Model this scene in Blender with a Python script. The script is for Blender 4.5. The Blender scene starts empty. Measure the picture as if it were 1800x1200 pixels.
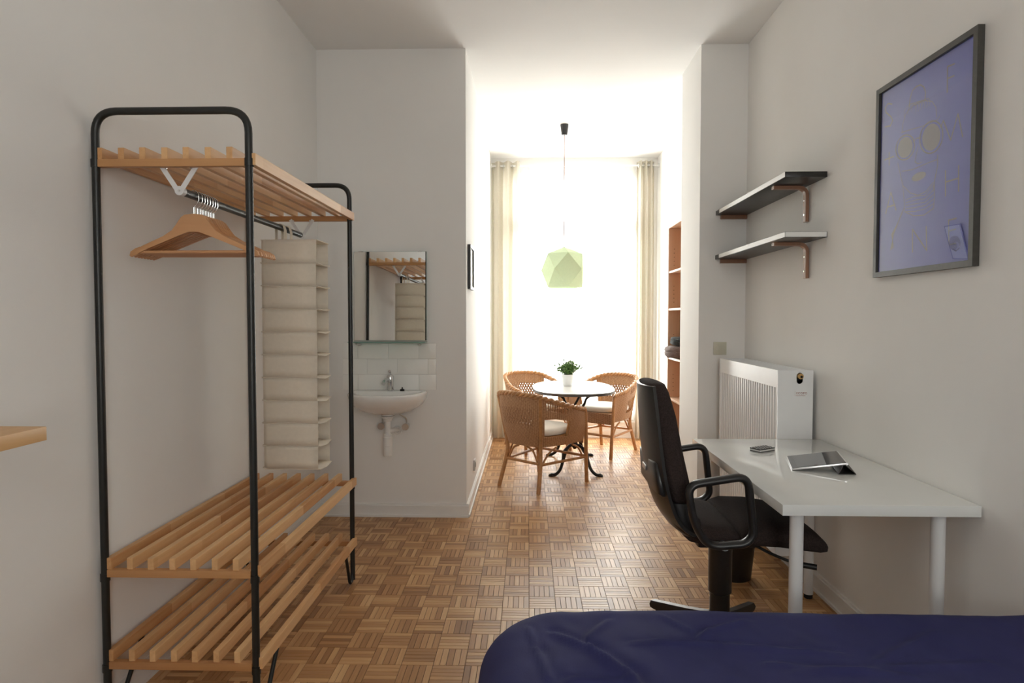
import bpy, bmesh, math, random
from mathutils import Vector, Matrix, noise
random.seed(7)
S = bpy.context.scene
COL = S.collection
PI = math.pi

# ------------------------------------------------------------------ camera
F, CAMZ, VX, VY = 1120.0, 1.30, 929.0, 560.0          # focal length and room vanishing point, in px of 1800x1200
PSI = math.atan((VX - 900) / F)
PIT = math.atan((600 - VY) / F * math.cos(PSI))
FW = Vector((-math.sin(PSI) * math.cos(PIT), math.cos(PSI) * math.cos(PIT), -math.sin(PIT)))
RT = Vector((math.cos(PSI), math.sin(PSI), 0))
UP = RT.cross(FW)
CP = Vector((0, 0, CAMZ))
cam = bpy.data.cameras.new('camera')
cam.sensor_width = 36.0
cam.lens = 36.0 * F / 1800.0
cam.clip_start = 0.02
co = bpy.data.objects.new('camera', cam)
COL.objects.link(co)
co.matrix_world = Matrix((( RT.x, UP.x, -FW.x, 0), (RT.y, UP.y, -FW.y, 0), (RT.z, UP.z, -FW.z, CAMZ), (0, 0, 0, 1)))
S.camera = co

# ------------------------------------------------------------------ sky, window portals, exposure
W = bpy.data.worlds.new('overcast_sky')
S.world = W
W.use_nodes = True
W.node_tree.nodes['Background'].inputs[0].default_value = (1.0, 0.99, 0.968, 1)
W.node_tree.nodes['Background'].inputs[1].default_value = 12.0
S.view_settings.view_transform = 'Standard'
S.view_settings.look = 'None'
S.view_settings.exposure = 0.32
S.view_settings.gamma = 1.0
S.view_settings.use_curve_mapping = False
S.cycles.use_denoising = True
S.cycles.max_bounces = 12
S.cycles.diffuse_bounces = 8
S.cycles.transparent_max_bounces = 16
S.cycles.sample_clamp_indirect = 8.0
S.cycles.caustics_reflective = False
S.cycles.caustics_refractive = False

# room measures (metres)
XL, XR, YF, YN, ZC = -1.37, 1.385, 6.95, -1.40, 3.03
XP, YP = -0.405, 4.135        # partition block: right face, near face
XC, YC0, YC1 = 1.09, 4.115, 4.61   # pier on the right
WIN = (-0.30, 1.27, 0.17, 2.90)    # far window opening x0 x1 z0 z1
WIN_FILL = (0.05, 1.10, 1.00, 2.45)   # unseen window added behind the camera as fill light

def portal(x0, x1, z0, z1, y, toward):
    l = bpy.data.lights.new('window_portal', 'AREA')
    l.shape = 'RECTANGLE'; l.size = x1 - x0; l.size_y = z1 - z0
    l.cycles.is_portal = True
    o = bpy.data.objects.new('window_portal', l); COL.objects.link(o)
    o.location = ((x0 + x1) / 2, y, (z0 + z1) / 2)
    o.rotation_euler = (PI / 2 if toward > 0 else -PI / 2, 0, 0)
portal(*WIN, YF + 0.16, -1)
portal(*WIN_FILL, YN - 0.16, 1)

def ray(px, py): return FW * F + RT * (px - 900) + UP * (600 - py)
def onX(px, py, X): d = ray(px, py); return CP + d * (X / d.x)
def onY(px, py, Y): d = ray(px, py); return CP + d * (Y / d.y)
def onZ(px, py, Z): d = ray(px, py); return CP + d * ((Z - CAMZ) / d.z)
def proj(p):
    v = Vector(p) - CP; D = v.dot(FW)
    return (900 + F * v.dot(RT) / D, 600 - F * v.dot(UP) / D, D)

# ------------------------------------------------------------------ materials
M = {}
def newmat(name):
    m = bpy.data.materials.new(name); m.use_nodes = True
    nt = m.node_tree
    return m, nt, nt.nodes['Principled BSDF']
def node(nt, kind, **kw):
    n = nt.nodes.new(kind)
    for k, v in kw.items(): setattr(n, k, v)
    return n
def ramp(nt, fac, stops):
    r = node(nt, 'ShaderNodeValToRGB')
    els = r.color_ramp.elements
    while len(els) < len(stops): els.new(0.5)
    for e, (p, c) in zip(els, stops):
        e.position = p; e.color = (*c, 1)
    nt.links.new(fac, r.inputs[0])
    return r.outputs[0]
def plain(name, col, rough=0.5, metal=0.0, var=0.05, scale=25.0, bump=0.0, bscale=200.0, spec=0.5, coat=0.0, sub=None):
    m, nt, b = newmat(name)
    b.inputs['Roughness'].default_value = rough
    b.inputs['Metallic'].default_value = metal
    b.inputs['Specular IOR Level'].default_value = spec
    b.inputs['Coat Weight'].default_value = coat
    tc = node(nt, 'ShaderNodeTexCoord')
    nz = node(nt, 'ShaderNodeTexNoise'); nz.inputs['Scale'].default_value = scale; nz.inputs['Detail'].default_value = 4
    nt.links.new(tc.outputs['Object'], nz.inputs['Vector'])
    lo = tuple(max(0, c * (1 - var)) for c in col); hi = tuple(min(1, c * (1 + var)) for c in col)
    nt.links.new(ramp(nt, nz.outputs['Fac'], [(0.3, lo), (0.7, hi)]), b.inputs['Base Color'])
    if bump:
        n2 = node(nt, 'ShaderNodeTexNoise'); n2.inputs['Scale'].default_value = bscale; n2.inputs['Detail'].default_value = 3
        nt.links.new(tc.outputs['Object'], n2.inputs['Vector'])
        bp = node(nt, 'ShaderNodeBump'); bp.inputs['Strength'].default_value = bump; bp.inputs['Distance'].default_value = 0.002
        nt.links.new(n2.outputs['Fac'], bp.inputs['Height']); nt.links.new(bp.outputs[0], b.inputs['Normal'])
    M[name] = m
    return m
def wood(name, c0, c1, axis='Y', rough=0.45, joints=0.0, grain=60.0, coat=0.0):
    """grain along one object axis; joints: length of the glued segments along it"""
    m, nt, b = newmat(name)
    b.inputs['Roughness'].default_value = rough
    b.inputs['Coat Weight'].default_value = coat
    tc = node(nt, 'ShaderNodeTexCoord'); oi = node(nt, 'ShaderNodeObjectInfo')
    mp = node(nt, 'ShaderNodeMapping')
    sc = [grain, grain, grain]; sc['XYZ'.index(axis)] = grain * 0.06
    mp.inputs['Scale'].default_value = sc
    ad = node(nt, 'ShaderNodeVectorMath', operation='ADD')
    nt.links.new(tc.outputs['Object'], ad.inputs[0])
    mu = node(nt, 'ShaderNodeMath', operation='MULTIPLY'); mu.inputs[1].default_value = 7.3
    nt.links.new(oi.outputs['Random'], mu.inputs[0]); nt.links.new(mu.outputs[0], ad.inputs[1])
    nt.links.new(ad.outputs[0], mp.inputs['Vector'])
    nz = node(nt, 'ShaderNodeTexNoise'); nz.inputs['Scale'].default_value = 1.0; nz.inputs['Detail'].default_value = 5; nz.inputs['Distortion'].default_value = 0.6
    nt.links.new(mp.outputs[0], nz.inputs['Vector'])
    fac = nz.outputs['Fac']
    sx = node(nt, 'ShaderNodeSeparateXYZ'); nt.links.new(ad.outputs[0], sx.inputs[0])
    if joints:
        dv = node(nt, 'ShaderNodeMath', operation='DIVIDE'); dv.inputs[1].default_value = joints
        nt.links.new(sx.outputs[axis], dv.inputs[0])
        fl = node(nt, 'ShaderNodeMath', operation='FLOOR'); nt.links.new(dv.outputs[0], fl.inputs[0])
        a2 = node(nt, 'ShaderNodeMath', operation='ADD'); nt.links.new(fl.outputs[0], a2.inputs[0]); nt.links.new(mu.outputs[0], a2.inputs[1])
        wn = node(nt, 'ShaderNodeTexWhiteNoise', noise_dimensions='1D'); nt.links.new(a2.outputs[0], wn.inputs['W'])
        r2 = wn.outputs['Value']
    else:
        r2 = oi.outputs['Random']
    mx = node(nt, 'ShaderNodeMath', operation='MULTIPLY_ADD'); mx.inputs[1].default_value = 0.55
    s2 = node(nt, 'ShaderNodeMath', operation='MULTIPLY_ADD'); s2.inputs[1].default_value = 0.5; s2.inputs[2].default_value = -0.03
    nt.links.new(r2, s2.inputs[0]); nt.links.new(fac, mx.inputs[0]); nt.links.new(s2.outputs[0], mx.inputs[2])
    nt.links.new(ramp(nt, mx.outputs[0], [(0.15, c0), (0.8, c1)]), b.inputs['Base Color'])
    bp = node(nt, 'ShaderNodeBump'); bp.inputs['Strength'].default_value = 0.12; bp.inputs['Distance'].default_value = 0.001
    nt.links.new(fac, bp.inputs['Height']); nt.links.new(bp.outputs[0], b.inputs['Normal'])
    M[name] = m
    return m
def sheet(name, col, transp, transl, rough=0.9, weave=0.0):
    """thin cloth or paper: part of the light passes straight, part is scattered through"""
    m = bpy.data.materials.new(name); m.use_nodes = True
    nt = m.node_tree; nt.nodes.clear()
    out = node(nt, 'ShaderNodeOutputMaterial')
    d = node(nt, 'ShaderNodeBsdfDiffuse'); t = node(nt, 'ShaderNodeBsdfTranslucent'); c = node(nt, 'ShaderNodeBsdfTransparent')
    tc = node(nt, 'ShaderNodeTexCoord'); nz = node(nt, 'ShaderNodeTexNoise'); nz.inputs['Scale'].default_value = 60
    nt.links.new(tc.outputs['Object'], nz.inputs['Vector'])
    cc = ramp(nt, nz.outputs['Fac'], [(0.3, tuple(x * .96 for x in col)), (0.7, col)])
    nt.links.new(cc, d.inputs[0]); nt.links.new(cc, t.inputs[0])
    m1 = node(nt, 'ShaderNodeMixShader'); m1.inputs[0].default_value = transl
    nt.links.new(d.outputs[0], m1.inputs[1]); nt.links.new(t.outputs[0], m1.inputs[2])
    m2 = node(nt, 'ShaderNodeMixShader'); m2.inputs[0].default_value = transp
    nt.links.new(m1.outputs[0], m2.inputs[1]); nt.links.new(c.outputs[0], m2.inputs[2])
    nt.links.new(m2.outputs[0], out.inputs[0])
    M[name] = m
    return m
def glass(name, tint=(1, 1, 1), refl=0.08, rough=0.0):
    m = bpy.data.materials.new(name); m.use_nodes = True
    nt = m.node_tree; nt.nodes.clear()
    out = node(nt, 'ShaderNodeOutputMaterial')
    c = node(nt, 'ShaderNodeBsdfTransparent'); c.inputs[0].default_value = (*tint, 1)
    g = node(nt, 'ShaderNodeBsdfGlossy'); g.inputs['Roughness'].default_value = rough
    lw = node(nt, 'ShaderNodeLayerWeight'); lw.inputs[0].default_value = 0.5
    pw = node(nt, 'ShaderNodeMath', operation='POWER'); pw.inputs[1].default_value = 5.0
    nt.links.new(lw.outputs['Facing'], pw.inputs[0])
    mm = node(nt, 'ShaderNodeMath', operation='MULTIPLY_ADD'); mm.inputs[1].default_value = 1 - refl; mm.inputs[2].default_value = refl
    mm.use_clamp = True
    nt.links.new(pw.outputs[0], mm.inputs[0])
    m1 = node(nt, 'ShaderNodeMixShader'); nt.links.new(mm.outputs[0], m1.inputs[0])
    nt.links.new(c.outputs[0], m1.inputs[1]); nt.links.new(g.outputs[0], m1.inputs[2])
    nt.links.new(m1.outputs[0], out.inputs[0])
    M[name] = m
    return m
def parquet():
    m, nt, b = newmat('parquet')
    b.inputs['Roughness'].default_value = 0.35
    b.inputs['Specular IOR Level'].default_value = 0.42
    at = node(nt, 'ShaderNodeAttribute', attribute_name='tint')
    oi = node(nt, 'ShaderNodeObjectInfo')
    uv = node(nt, 'ShaderNodeUVMap', uv_map='UVMap')
    mp = node(nt, 'ShaderNodeMapping'); mp.inputs['Scale'].default_value = (7, 150, 1)
    ad = node(nt, 'ShaderNodeVectorMath', operation='ADD')
    nt.links.new(uv.outputs[0], ad.inputs[0])
    rr = node(nt, 'ShaderNodeMath', operation='MULTIPLY'); rr.inputs[1].default_value = 13.0
    nt.links.new(oi.outputs['Random'], rr.inputs[0]); nt.links.new(rr.outputs[0], ad.inputs[1])
    nt.links.new(ad.outputs[0], mp.inputs['Vector'])
    nz = node(nt, 'ShaderNodeTexNoise'); nz.inputs['Scale'].default_value = 1.0; nz.inputs['Detail'].default_value = 4; nz.inputs['Distortion'].default_value = 0.4
    nt.links.new(mp.outputs[0], nz.inputs['Vector'])
    a = node(nt, 'ShaderNodeMath', operation='MULTIPLY_ADD'); a.inputs[1].default_value = 0.62; a.inputs[2].default_value = -0.12
    nt.links.new(at.outputs['Fac'], a.inputs[0])
    a2 = node(nt, 'ShaderNodeMath', operation='MULTIPLY_ADD'); a2.inputs[1].default_value = 0.42
    nt.links.new(nz.outputs['Fac'], a2.inputs[0]); nt.links.new(a.outputs[0], a2.inputs[2])
    a3 = node(nt, 'ShaderNodeMath', operation='MULTIPLY_ADD'); a3.inputs[1].default_value = 0.22
    nt.links.new(oi.outputs['Random'], a3.inputs[0]); nt.links.new(a2.outputs[0], a3.inputs[2])
    nt.links.new(ramp(nt, a3.outputs[0], [(0.05, (0.22, 0.098, 0.038)), (0.42, (0.385, 0.197, 0.080)), (0.68, (0.51, 0.285, 0.126)), (0.98, (0.66, 0.42, 0.21))]), b.inputs['Base Color'])
    bp = node(nt, 'ShaderNodeBump'); bp.inputs['Strength'].default_value = 0.15; bp.inputs['Distance'].default_value = 0.0006
    nt.links.new(nz.outputs['Fac'], bp.inputs['Height']); nt.links.new(bp.outputs[0], b.inputs['Normal'])
    M['parquet'] = m
def rattan():
    m, nt, b = newmat('rattan_weave')
    b.inputs['Roughness'].default_value = 0.5
    uv = node(nt, 'ShaderNodeUVMap', uv_map='UVMap')
    nz = node(nt, 'ShaderNodeTexNoise'); nz.inputs['Scale'].default_value = 1.4; nz.inputs['Detail'].default_value = 4
    nt.links.new(uv.outputs[0], nz.inputs['Vector'])
    at = node(nt, 'ShaderNodeAttribute', attribute_name='tint')
    a = node(nt, 'ShaderNodeMath', operation='MULTIPLY_ADD'); a.inputs[1].default_value = 0.55
    nt.links.new(at.outputs['Fac'], a.inputs[0])
    a1 = node(nt, 'ShaderNodeMath', operation='MULTIPLY'); a1.inputs[1].default_value = 0.6
    nt.links.new(nz.outputs['Fac'], a1.inputs[0]); nt.links.new(a1.outputs[0], a.inputs[2])
    nt.links.new(ramp(nt, a.outputs[0], [(0.1, (0.09, 0.036, 0.016)), (0.45, (0.34, 0.17, 0.08)), (0.9, (0.54, 0.33, 0.18))]), b.inputs['Base Color'])
    M['rattan_weave'] = m

plain('wall_paint', (0.83, 0.822, 0.805), 0.9, var=0.012, scale=3, bump=0.12, bscale=420, spec=0.2)
plain('ceiling_paint', (0.82, 0.815, 0.805), 0.9, var=0.01, scale=3, spec=0.2)
plain('trim_white', (0.80, 0.795, 0.78), 0.45, var=0.015, scale=8)
plain('joint_dark', (0.08, 0.045, 0.025), 0.8)
plain('black_metal', (0.012, 0.013, 0.012), 0.38, 0.0, var=0.2)
plain('cast_iron', (0.012, 0.011, 0.011), 0.42, 0.3, var=0.3, bump=0.2)
plain('black_plastic', (0.016, 0.015, 0.015), 0.36, var=0.15, bump=0.05, bscale=600)
plain('dark_fabric', (0.034, 0.024, 0.022), 0.95, var=0.3, scale=220, bump=0.5, bscale=700, spec=0.15)
plain('chrome', (0.72, 0.72, 0.72), 0.16, 1.0, var=0.02)
plain('steel', (0.62, 0.61, 0.59), 0.32, 1.0, var=0.05)
plain('brass', (0.62, 0.40, 0.17), 0.35, 1.0, var=0.1)
plain('white_metal', (0.78, 0.79, 0.80), 0.35, var=0.01)
plain('galvanised_white', (0.72, 0.72, 0.73), 0.5, var=0.04)
plain('ceramic', (0.83, 0.82, 0.80), 0.12, var=0.008, coat=0.4)
plain('tile_white', (0.86, 0.85, 0.82), 0.30, var=0.012, scale=6)
plain('grout', (0.62, 0.61, 0.58), 0.9)
plain('white_plastic', (0.80, 0.795, 0.78), 0.4, var=0.01)
plain('switch_cream', (0.60, 0.58, 0.47), 0.4, var=0.02)
plain('desk_white', (0.74, 0.75, 0.73), 0.09, var=0.008, scale=4)
plain('leg_white', (0.72, 0.72, 0.72), 0.35, var=0.01)
plain('shelf_black', (0.022, 0.021, 0.020), 0.30, var=0.3, scale=60, bump=0.1)
plain('picture_frame', (0.05, 0.047, 0.042), 0.45, var=0.12, scale=80)
plain('poster_paper', (0.125, 0.150, 0.58), 0.6, var=0.015, scale=6)
plain('poster_ink', (0.225, 0.215, 0.265), 0.6, var=0.04, scale=60)
plain('card_blue', (0.07, 0.09, 0.42), 0.5, var=0.1)
plain('card_ink', (0.11, 0.12, 0.33), 0.5)
plain('navy_cloth', (0.026, 0.028, 0.105), 0.85, var=0.10, scale=9, bump=0.25, bscale=500, spec=0.25)
plain('cushion_white', (0.80, 0.77, 0.71), 0.95, var=0.03, bump=0.2, bscale=400, spec=0.1)
plain('marble_white', (0.80, 0.80, 0.79), 0.13, var=0.04, scale=6)
plain('table_edge', (0.11, 0.105, 0.10), 0.35, 0.5)
plain('pot_white', (0.76, 0.78, 0.78), 0.35, var=0.02)
plain('soil', (0.05, 0.032, 0.02), 1.0, var=0.4)
plain('leaf', (0.085, 0.17, 0.035), 0.5, var=0.45, scale=60)
plain('cord_pink', (0.42, 0.30, 0.30), 0.6)
plain('rattan_pole', (0.43, 0.215, 0.085), 0.42, var=0.22, scale=30, bump=0.12, bscale=90)
plain('rubber_black', (0.012, 0.012, 0.012), 0.8)
plain('grey_knit', (0.045, 0.05, 0.052), 0.95, var=0.3, scale=120, bump=0.5, bscale=300)
plain('mauve_knit', (0.20, 0.155, 0.145), 0.95, var=0.25, scale=120, bump=0.5, bscale=300)
plain('screen_dark', (0.035, 0.036, 0.04), 0.04, var=0.02, coat=0.6)
plain('tablet_bezel', (0.02, 0.02, 0.022), 0.06, coat=0.5)
plain('aluminium', (0.75, 0.75, 0.76), 0.3, 0.9)
plain('logo_red', (0.30, 0.07, 0.04), 0.6)
plain('dot_white', (0.62, 0.62, 0.60), 0.6)
plain('notebook_dark', (0.035, 0.033, 0.032), 0.6)
plain('hole_dark', (0.01, 0.01, 0.01), 0.9)
plain('outlet_grey', (0.55, 0.54, 0.52), 0.4)
sheet('organizer_cloth', (0.90, 0.835, 0.73), 0.0, 0.30)
plain('organizer_seam', (0.70, 0.63, 0.53), 0.95, var=0.05, spec=0.1)
wood('slat_wood', (0.50, 0.235, 0.085), (0.76, 0.48, 0.24), 'Y', 0.45, joints=0.42)
wood('bar_wood', (0.40, 0.185, 0.07), (0.55, 0.29, 0.12), 'X', 0.45)
wood('hanger_wood', (0.46, 0.215, 0.095), (0.60, 0.32, 0.155), 'X', 0.38)
wood('shelf_wood', (0.50, 0.265, 0.095), (0.66, 0.39, 0.16), 'Y', 0.4)
wood('bookcase_wood', (0.60, 0.36, 0.22), (0.72, 0.48, 0.32), 'Z', 0.45)
wood('bracket_wood', (0.24, 0.115, 0.065), (0.34, 0.18, 0.11), 'Z', 0.4)
sheet('curtain_cloth', (0.66, 0.615, 0.525), 0.0, 0.30)
sheet('net_cloth', (0.92, 0.92, 0.91), 0.72, 0.8)
sheet('lamp_paper', (0.66, 0.77, 0.54), 0.0, 0.14)
glass('window_glass', (0.97, 0.98, 0.97), 0.05)
glass('shelf_glass', (0.55, 0.78, 0.68), 0.09)
glass('picture_glass', (0.98, 0.98, 0.98), 0.03, 0.0)
glass('card_clear', (0.86, 0.89, 1.0), 0.06, 0.05)
plain('glass_edge', (0.20, 0.36, 0.30), 0.15)
mm, nt_, b_ = newmat('mirror_silver')
b_.inputs['Base Color'].default_value = (0.88, 0.90, 0.885, 1); b_.inputs['Metallic'].default_value = 1.0; b_.inputs['Roughness'].default_value = 0.01
M['mirror_silver'] = mm
parquet(); rattan()

# ------------------------------------------------------------------ mesh tools
ORI = {}
def tag(o, label=None, cat=None, group=None, kind=None):
    if label: o['label'] = label
    if cat: o['category'] = cat
    if group: o['group'] = group
    if kind: o['kind'] = kind
    return o
def empty(name, loc, label, cat, group=None):
    o = bpy.data.objects.new(name, None); COL.objects.link(o)
    o.location = loc; ORI[o] = Vector(loc); o.empty_display_size = 0.1
    return tag(o, label, cat, group)
def catmull(pts, n=8, closed=False):
    P = [Vector(p) for p in pts]; out = []
    N = len(P); rng = range(N if closed else N - 1)
    for i in rng:
        p0 = P[(i - 1) % N] if closed or i > 0 else P[0] * 2 - P[1]
        p1 = P[i]; p2 = P[(i + 1) % N]
        p3 = P[(i + 2) % N] if closed or i + 2 < N else P[-1] * 2 - P[-2]
        for k in range(n):
            t = k / n
            out.append(0.5 * ((2 * p1) + (p2 - p0) * t + (2 * p0 - 5 * p1 + 4 * p2 - p3) * t * t + (3 * p1 - p0 - 3 * p2 + p3) * t ** 3))
    if not closed: out.append(P[-1])
    return out
def fillet(pts, r, n=6, closed=False):
    P = [Vector(p) for p in pts]; N = len(P); out = []
    for i in range(N):
        if not closed and i in (0, N - 1): out.append(P[i]); continue
        a, b, c = P[(i - 1) % N], P[i], P[(i + 1) % N]
        rr = min(r, (a - b).length * .49, (c - b).length * .49)
        s = b + (a - b).normalized() * rr; e = b + (c - b).normalized() * rr
        for k in range(n + 1):
            t = k / n
            out.append(s * (1 - t) ** 2 + b * 2 * t * (1 - t) + e * t * t)
    return out
class MB:
    def __init__(s): s.bm = bmesh.new()
    def box(s, x0, x1, y0, y1, z0, z1, bev=0.0):
        vs = [s.bm.verts.new((x, y, z)) for x in (x0, x1) for y in (y0, y1) for z in (z0, z1)]
        f = [(0, 1, 3, 2), (4, 6, 7, 5), (0, 4, 5, 1), (2, 3, 7, 6), (0, 2, 6, 4), (1, 5, 7, 3)]
        fs = [s.bm.faces.new([vs[i] for i in q]) for q in f]
        if bev:
            es = list({e for q in fs for e in q.edges})
            bmesh.ops.bevel(s.bm, geom=es, offset=bev, segments=2, profile=0.6, affect='EDGES')
        return s
    def prism(s, poly, axis, a0, a1, bev=0.0):
        """poly: 2D outline; axis: the direction it is extruded in"""
        def v3(p, a):
            return {'X': (a, p[0], p[1]), 'Y': (p[0], a, p[1]), 'Z': (p[0], p[1], a)}[axis]
        A = [s.bm.verts.new(v3(p, a0)) for p in poly]; B = [s.bm.verts.new(v3(p, a1)) for p in poly]
        n = len(poly); fs = [s.bm.faces.new(A), s.bm.faces.new(B[::-1])]
        for i in range(n): fs.append(s.bm.faces.new((A[i], B[i], B[(i + 1) % n], A[(i + 1) % n])))
        if bev:
            es = [e for e in {e for q in fs[:2] for e in q.edges}]
            bmesh.ops.bevel(s.bm, geom=es, offset=bev, segments=2, profile=0.6, affect='EDGES')
        return s
    def rings(s, R, closed=True, caps=True):
        V = [[s.bm.verts.new(p) for p in r] for r in R]
        n = len(V[0])
        for a, b in zip(V, V[1:]):
            for i in range(n if closed else n - 1):
                s.bm.faces.new((a[i], a[(i + 1) % n], b[(i + 1) % n], b[i]))
        if caps and closed:
            s.bm.faces.new(V[0][::-1]); s.bm.faces.new(V[-1])
        return s
    def lathe(s, cx, cy, prof, n=24, caps=True):
        return s.rings([[(cx + r * math.cos(2 * PI * i / n), cy + r * math.sin(2 * PI * i / n), z) for i in range(n)] for r, z in prof], True, caps)
    def tube(s, path, r, n=10, closed=False, ry=None, upv=None):
        P = [Vector(p) for p in path]
        P = [p for i, p in enumerate(P) if i == 0 or (p - P[i - 1]).length > 1e-6]
        N = len(P); R = []
        rad = r if callable(r) else (lambda t: r)
        T = []
        for i in range(N):
            if closed: t = P[(i + 1) % N] - P[(i - 1) % N]
            else: t = P[min(i + 1, N - 1)] - P[max(i - 1, 0)]
            T.append(t.normalized())
        u = Vector(upv) if upv else (Vector((0, 0, 1)) if abs(T[0].z) < .9 else Vector((1, 0, 0)))
        for i in range(N):
            if upv: u = Vector(upv)
            u = (u - T[i] * u.dot(T[i])).normalized(); w = T[i].cross(u)
            q = rad(i / max(1, N - 1)); k = (ry / r) if ry else 1
            R.append([P[i] + w * q * math.cos(2 * PI * j / n) + u * q * k * math.sin(2 * PI * j / n) for j in range(n)])
        if closed:
            R.append(R[0])
            V = [[s.bm.verts.new(p) for p in rr] for rr in R[:-1]]; V.append(V[0])
            for a, b in zip(V, V[1:]):
                for i in range(n): s.bm.faces.new((a[i], a[(i + 1) % n], b[(i + 1) % n], b[i]))
            return s
        return s.rings(R)
    def cyl(s, p, q, r, n=16, r2=None):
        p, q = Vector(p), Vector(q)
        return s.tube([p, q], (lambda t: r + (r2 - r) * t) if r2 is not None else r, n)
    def done(s, name):
        bmesh.ops.recalc_face_normals(s.bm, faces=s.bm.faces)
        me = bpy.data.meshes.new(name); s.bm.to_mesh(me); s.bm.free(); return me
    def build(s, name, mat, parent=None, smooth=False, angle=40, local=False):
        me = s.done(name)
        return place(name, me, mat, parent, smooth, angle, local)
def place(name, me, mat, parent=None, smooth=False, angle=40, local=False):
    if mat: me.materials.append(M[mat])
    if smooth:
        me.polygons.foreach_set('use_smooth', [True] * len(me.polygons))
        me.set_sharp_from_angle(angle=math.radians(angle))
    o = bpy.data.objects.new(name, me); COL.objects.link(o)
    if parent:
        o.parent = parent
        org = ORI[parent]; ORI[o] = org
    else:
        xs = [v.co for v in me.vertices]
        org = Vector(((min(v.x for v in xs) + max(v.x for v in xs)) / 2, (min(v.y for v in xs) + max(v.y for v in xs)) / 2, min(v.z for v in xs)))
        o.location = org; ORI[o] = org
    if not local and org.length: me.transform(Matrix.Translation(-org))
    return o
def pieces(name, me, mat, parent, locs, rots=None):
    """alike pieces sharing one mesh, as children of a thing or part"""
    if mat and not me.materials: me.materials.append(M[mat])
    out = []
    for i, l in enumerate(locs):
        o = bpy.data.objects.new(name, me); COL.objects.link(o); o.parent = parent
        o.location = Vector(l) - ORI[parent]
        if rots: o.rotation_euler = rots[i]
        out.append(o)
    return out
def bx(name, mat, parent, *a, bev=0.0, **k):
    return MB().box(*a, bev=bev).build(name, mat, parent, smooth=bev > 0, **k)
def sell(cx, cy, cz, a, b, n=28, e=2.5, plane='XY'):
    out = []
    for i in range(n):
        t = 2 * PI * i / n; c, q = math.cos(t), math.sin(t)
        u = a * math.copysign(abs(c) ** (2 / e), c); v = b * math.copysign(abs(q) ** (2 / e), q)
        out.append({'XY': (cx + u, cy + v, cz), 'XZ': (cx + u, cy, cz + v), 'YZ': (cx, cy + u, cz + v)}[plane])
    return out
def copy_tree(o, parent=None):
    c = o.copy(); COL.objects.link(c); c.parent = parent
    for ch in o.children: copy_tree(ch, c)
    return c

# ------------------------------------------------------------------ room shell
def struct(o): o['kind'] = 'structure'; return o
T = 0.14
struct(bx('floor', 'joint_dark', None, XL - T, XR + T, YN - T, YF + T, -0.14, -0.0022))
FLOOR = bpy.data.objects['floor']
struct(bx('ceiling', 'ceiling_paint', None, XL - T, XR + T, YN - T, YF + T, ZC, ZC + T))
struct(bx('wall_left', 'wall_paint', None, XL - T, XL, YN - T, YP + .05, -.002, ZC))
struct(bx('wall_right', 'wall_paint', None, XR, XR + T, YN - T, YF + T, -.002, ZC))
struct(bx('wall_partition', 'wall_paint', None, XL - T, XP, YP, YF + T, -.002, ZC))
struct(bx('wall_pier', 'wall_paint', None, XC, XR + .02, YC0, YC1, -.002, ZC))
def wall_with_opening(name, x0, x1, y0, y1, W):
    b = MB()
    b.box(x0, W[0], y0, y1, -.002, ZC); b.box(W[1], x1, y0, y1, -.002, ZC)
    b.box(W[0], W[1], y0, y1, -.002, W[2]); b.box(W[0], W[1], y0, y1, W[3], ZC)
    return struct(b.build(name, 'wall_paint'))
wall_with_opening('wall_far', XP, XR, YF, YF + T, WIN)
wall_with_opening('wall_near', XL, XR, YN - T, YN, WIN_FILL)
def window(name, W, y0, y1, label):
    e = empty(name, ((W[0] + W[1]) / 2, (y0 + y1) / 2, W[2]), label, 'window'); e['kind'] = 'structure'
    b = MB(); f = 0.055
    b.box(W[0], W[0] + f, y0, y1, W[2], W[3]); b.box(W[1] - f, W[1], y0, y1, W[2], W[3])
    b.box(W[0] + f, W[1] - f, y0, y1, W[2], W[2] + f); b.box(W[0] + f, W[1] - f, y0, y1, W[3] - f, W[3])
    b.build('window_frame', 'trim_white', e)
    xm = (W[0] + W[1]) / 2; zt = W[3] - 0.62
    bx('transom', 'trim_white', e, W[0] + f, W[1] - f, y0, y1, zt - .03, zt + .03)
    for x0, x1 in ((W[0] + f, xm), (xm, W[1] - f)):
        for z0, z1 in ((W[2] + f, zt - .03), (zt + .03, W[3] - f)):
            s = 0.045; q = MB(); ya, yb = y0 - .015, y1 - .02
            q.box(x0, x0 + s, ya, yb, z0, z1); q.box(x1 - s, x1, ya, yb, z0, z1)
            q.box(x0 + s, x1 - s, ya, yb, z0, z0 + s); q.box(x0 + s, x1 - s, ya, yb, z1 - s, z1)
            so = q.build('sash', 'trim_white', e)
            bx('pane', 'window_glass', so, x0 + s, x1 - s, (ya + yb) / 2 - .002, (ya + yb) / 2 + .002, z0 + s, z1 - s)
    hz = (W[2] + zt) / 2
    MB().cyl((xm, y0 - .018, hz), (xm, y0 - .05, hz), .009).cyl((xm, y0 - .05, hz), (xm, y0 - .05, hz - .11), .009).build('window_handle', 'steel', e, True)
window('window_1', WIN, YF + .05, YF + .11, 'tall white casement window behind the net curtain at the far end')
window('fill_window', WIN_FILL, YN - .11, YN - .05, 'unseen white casement window added behind the bed for fill daylight')

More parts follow.
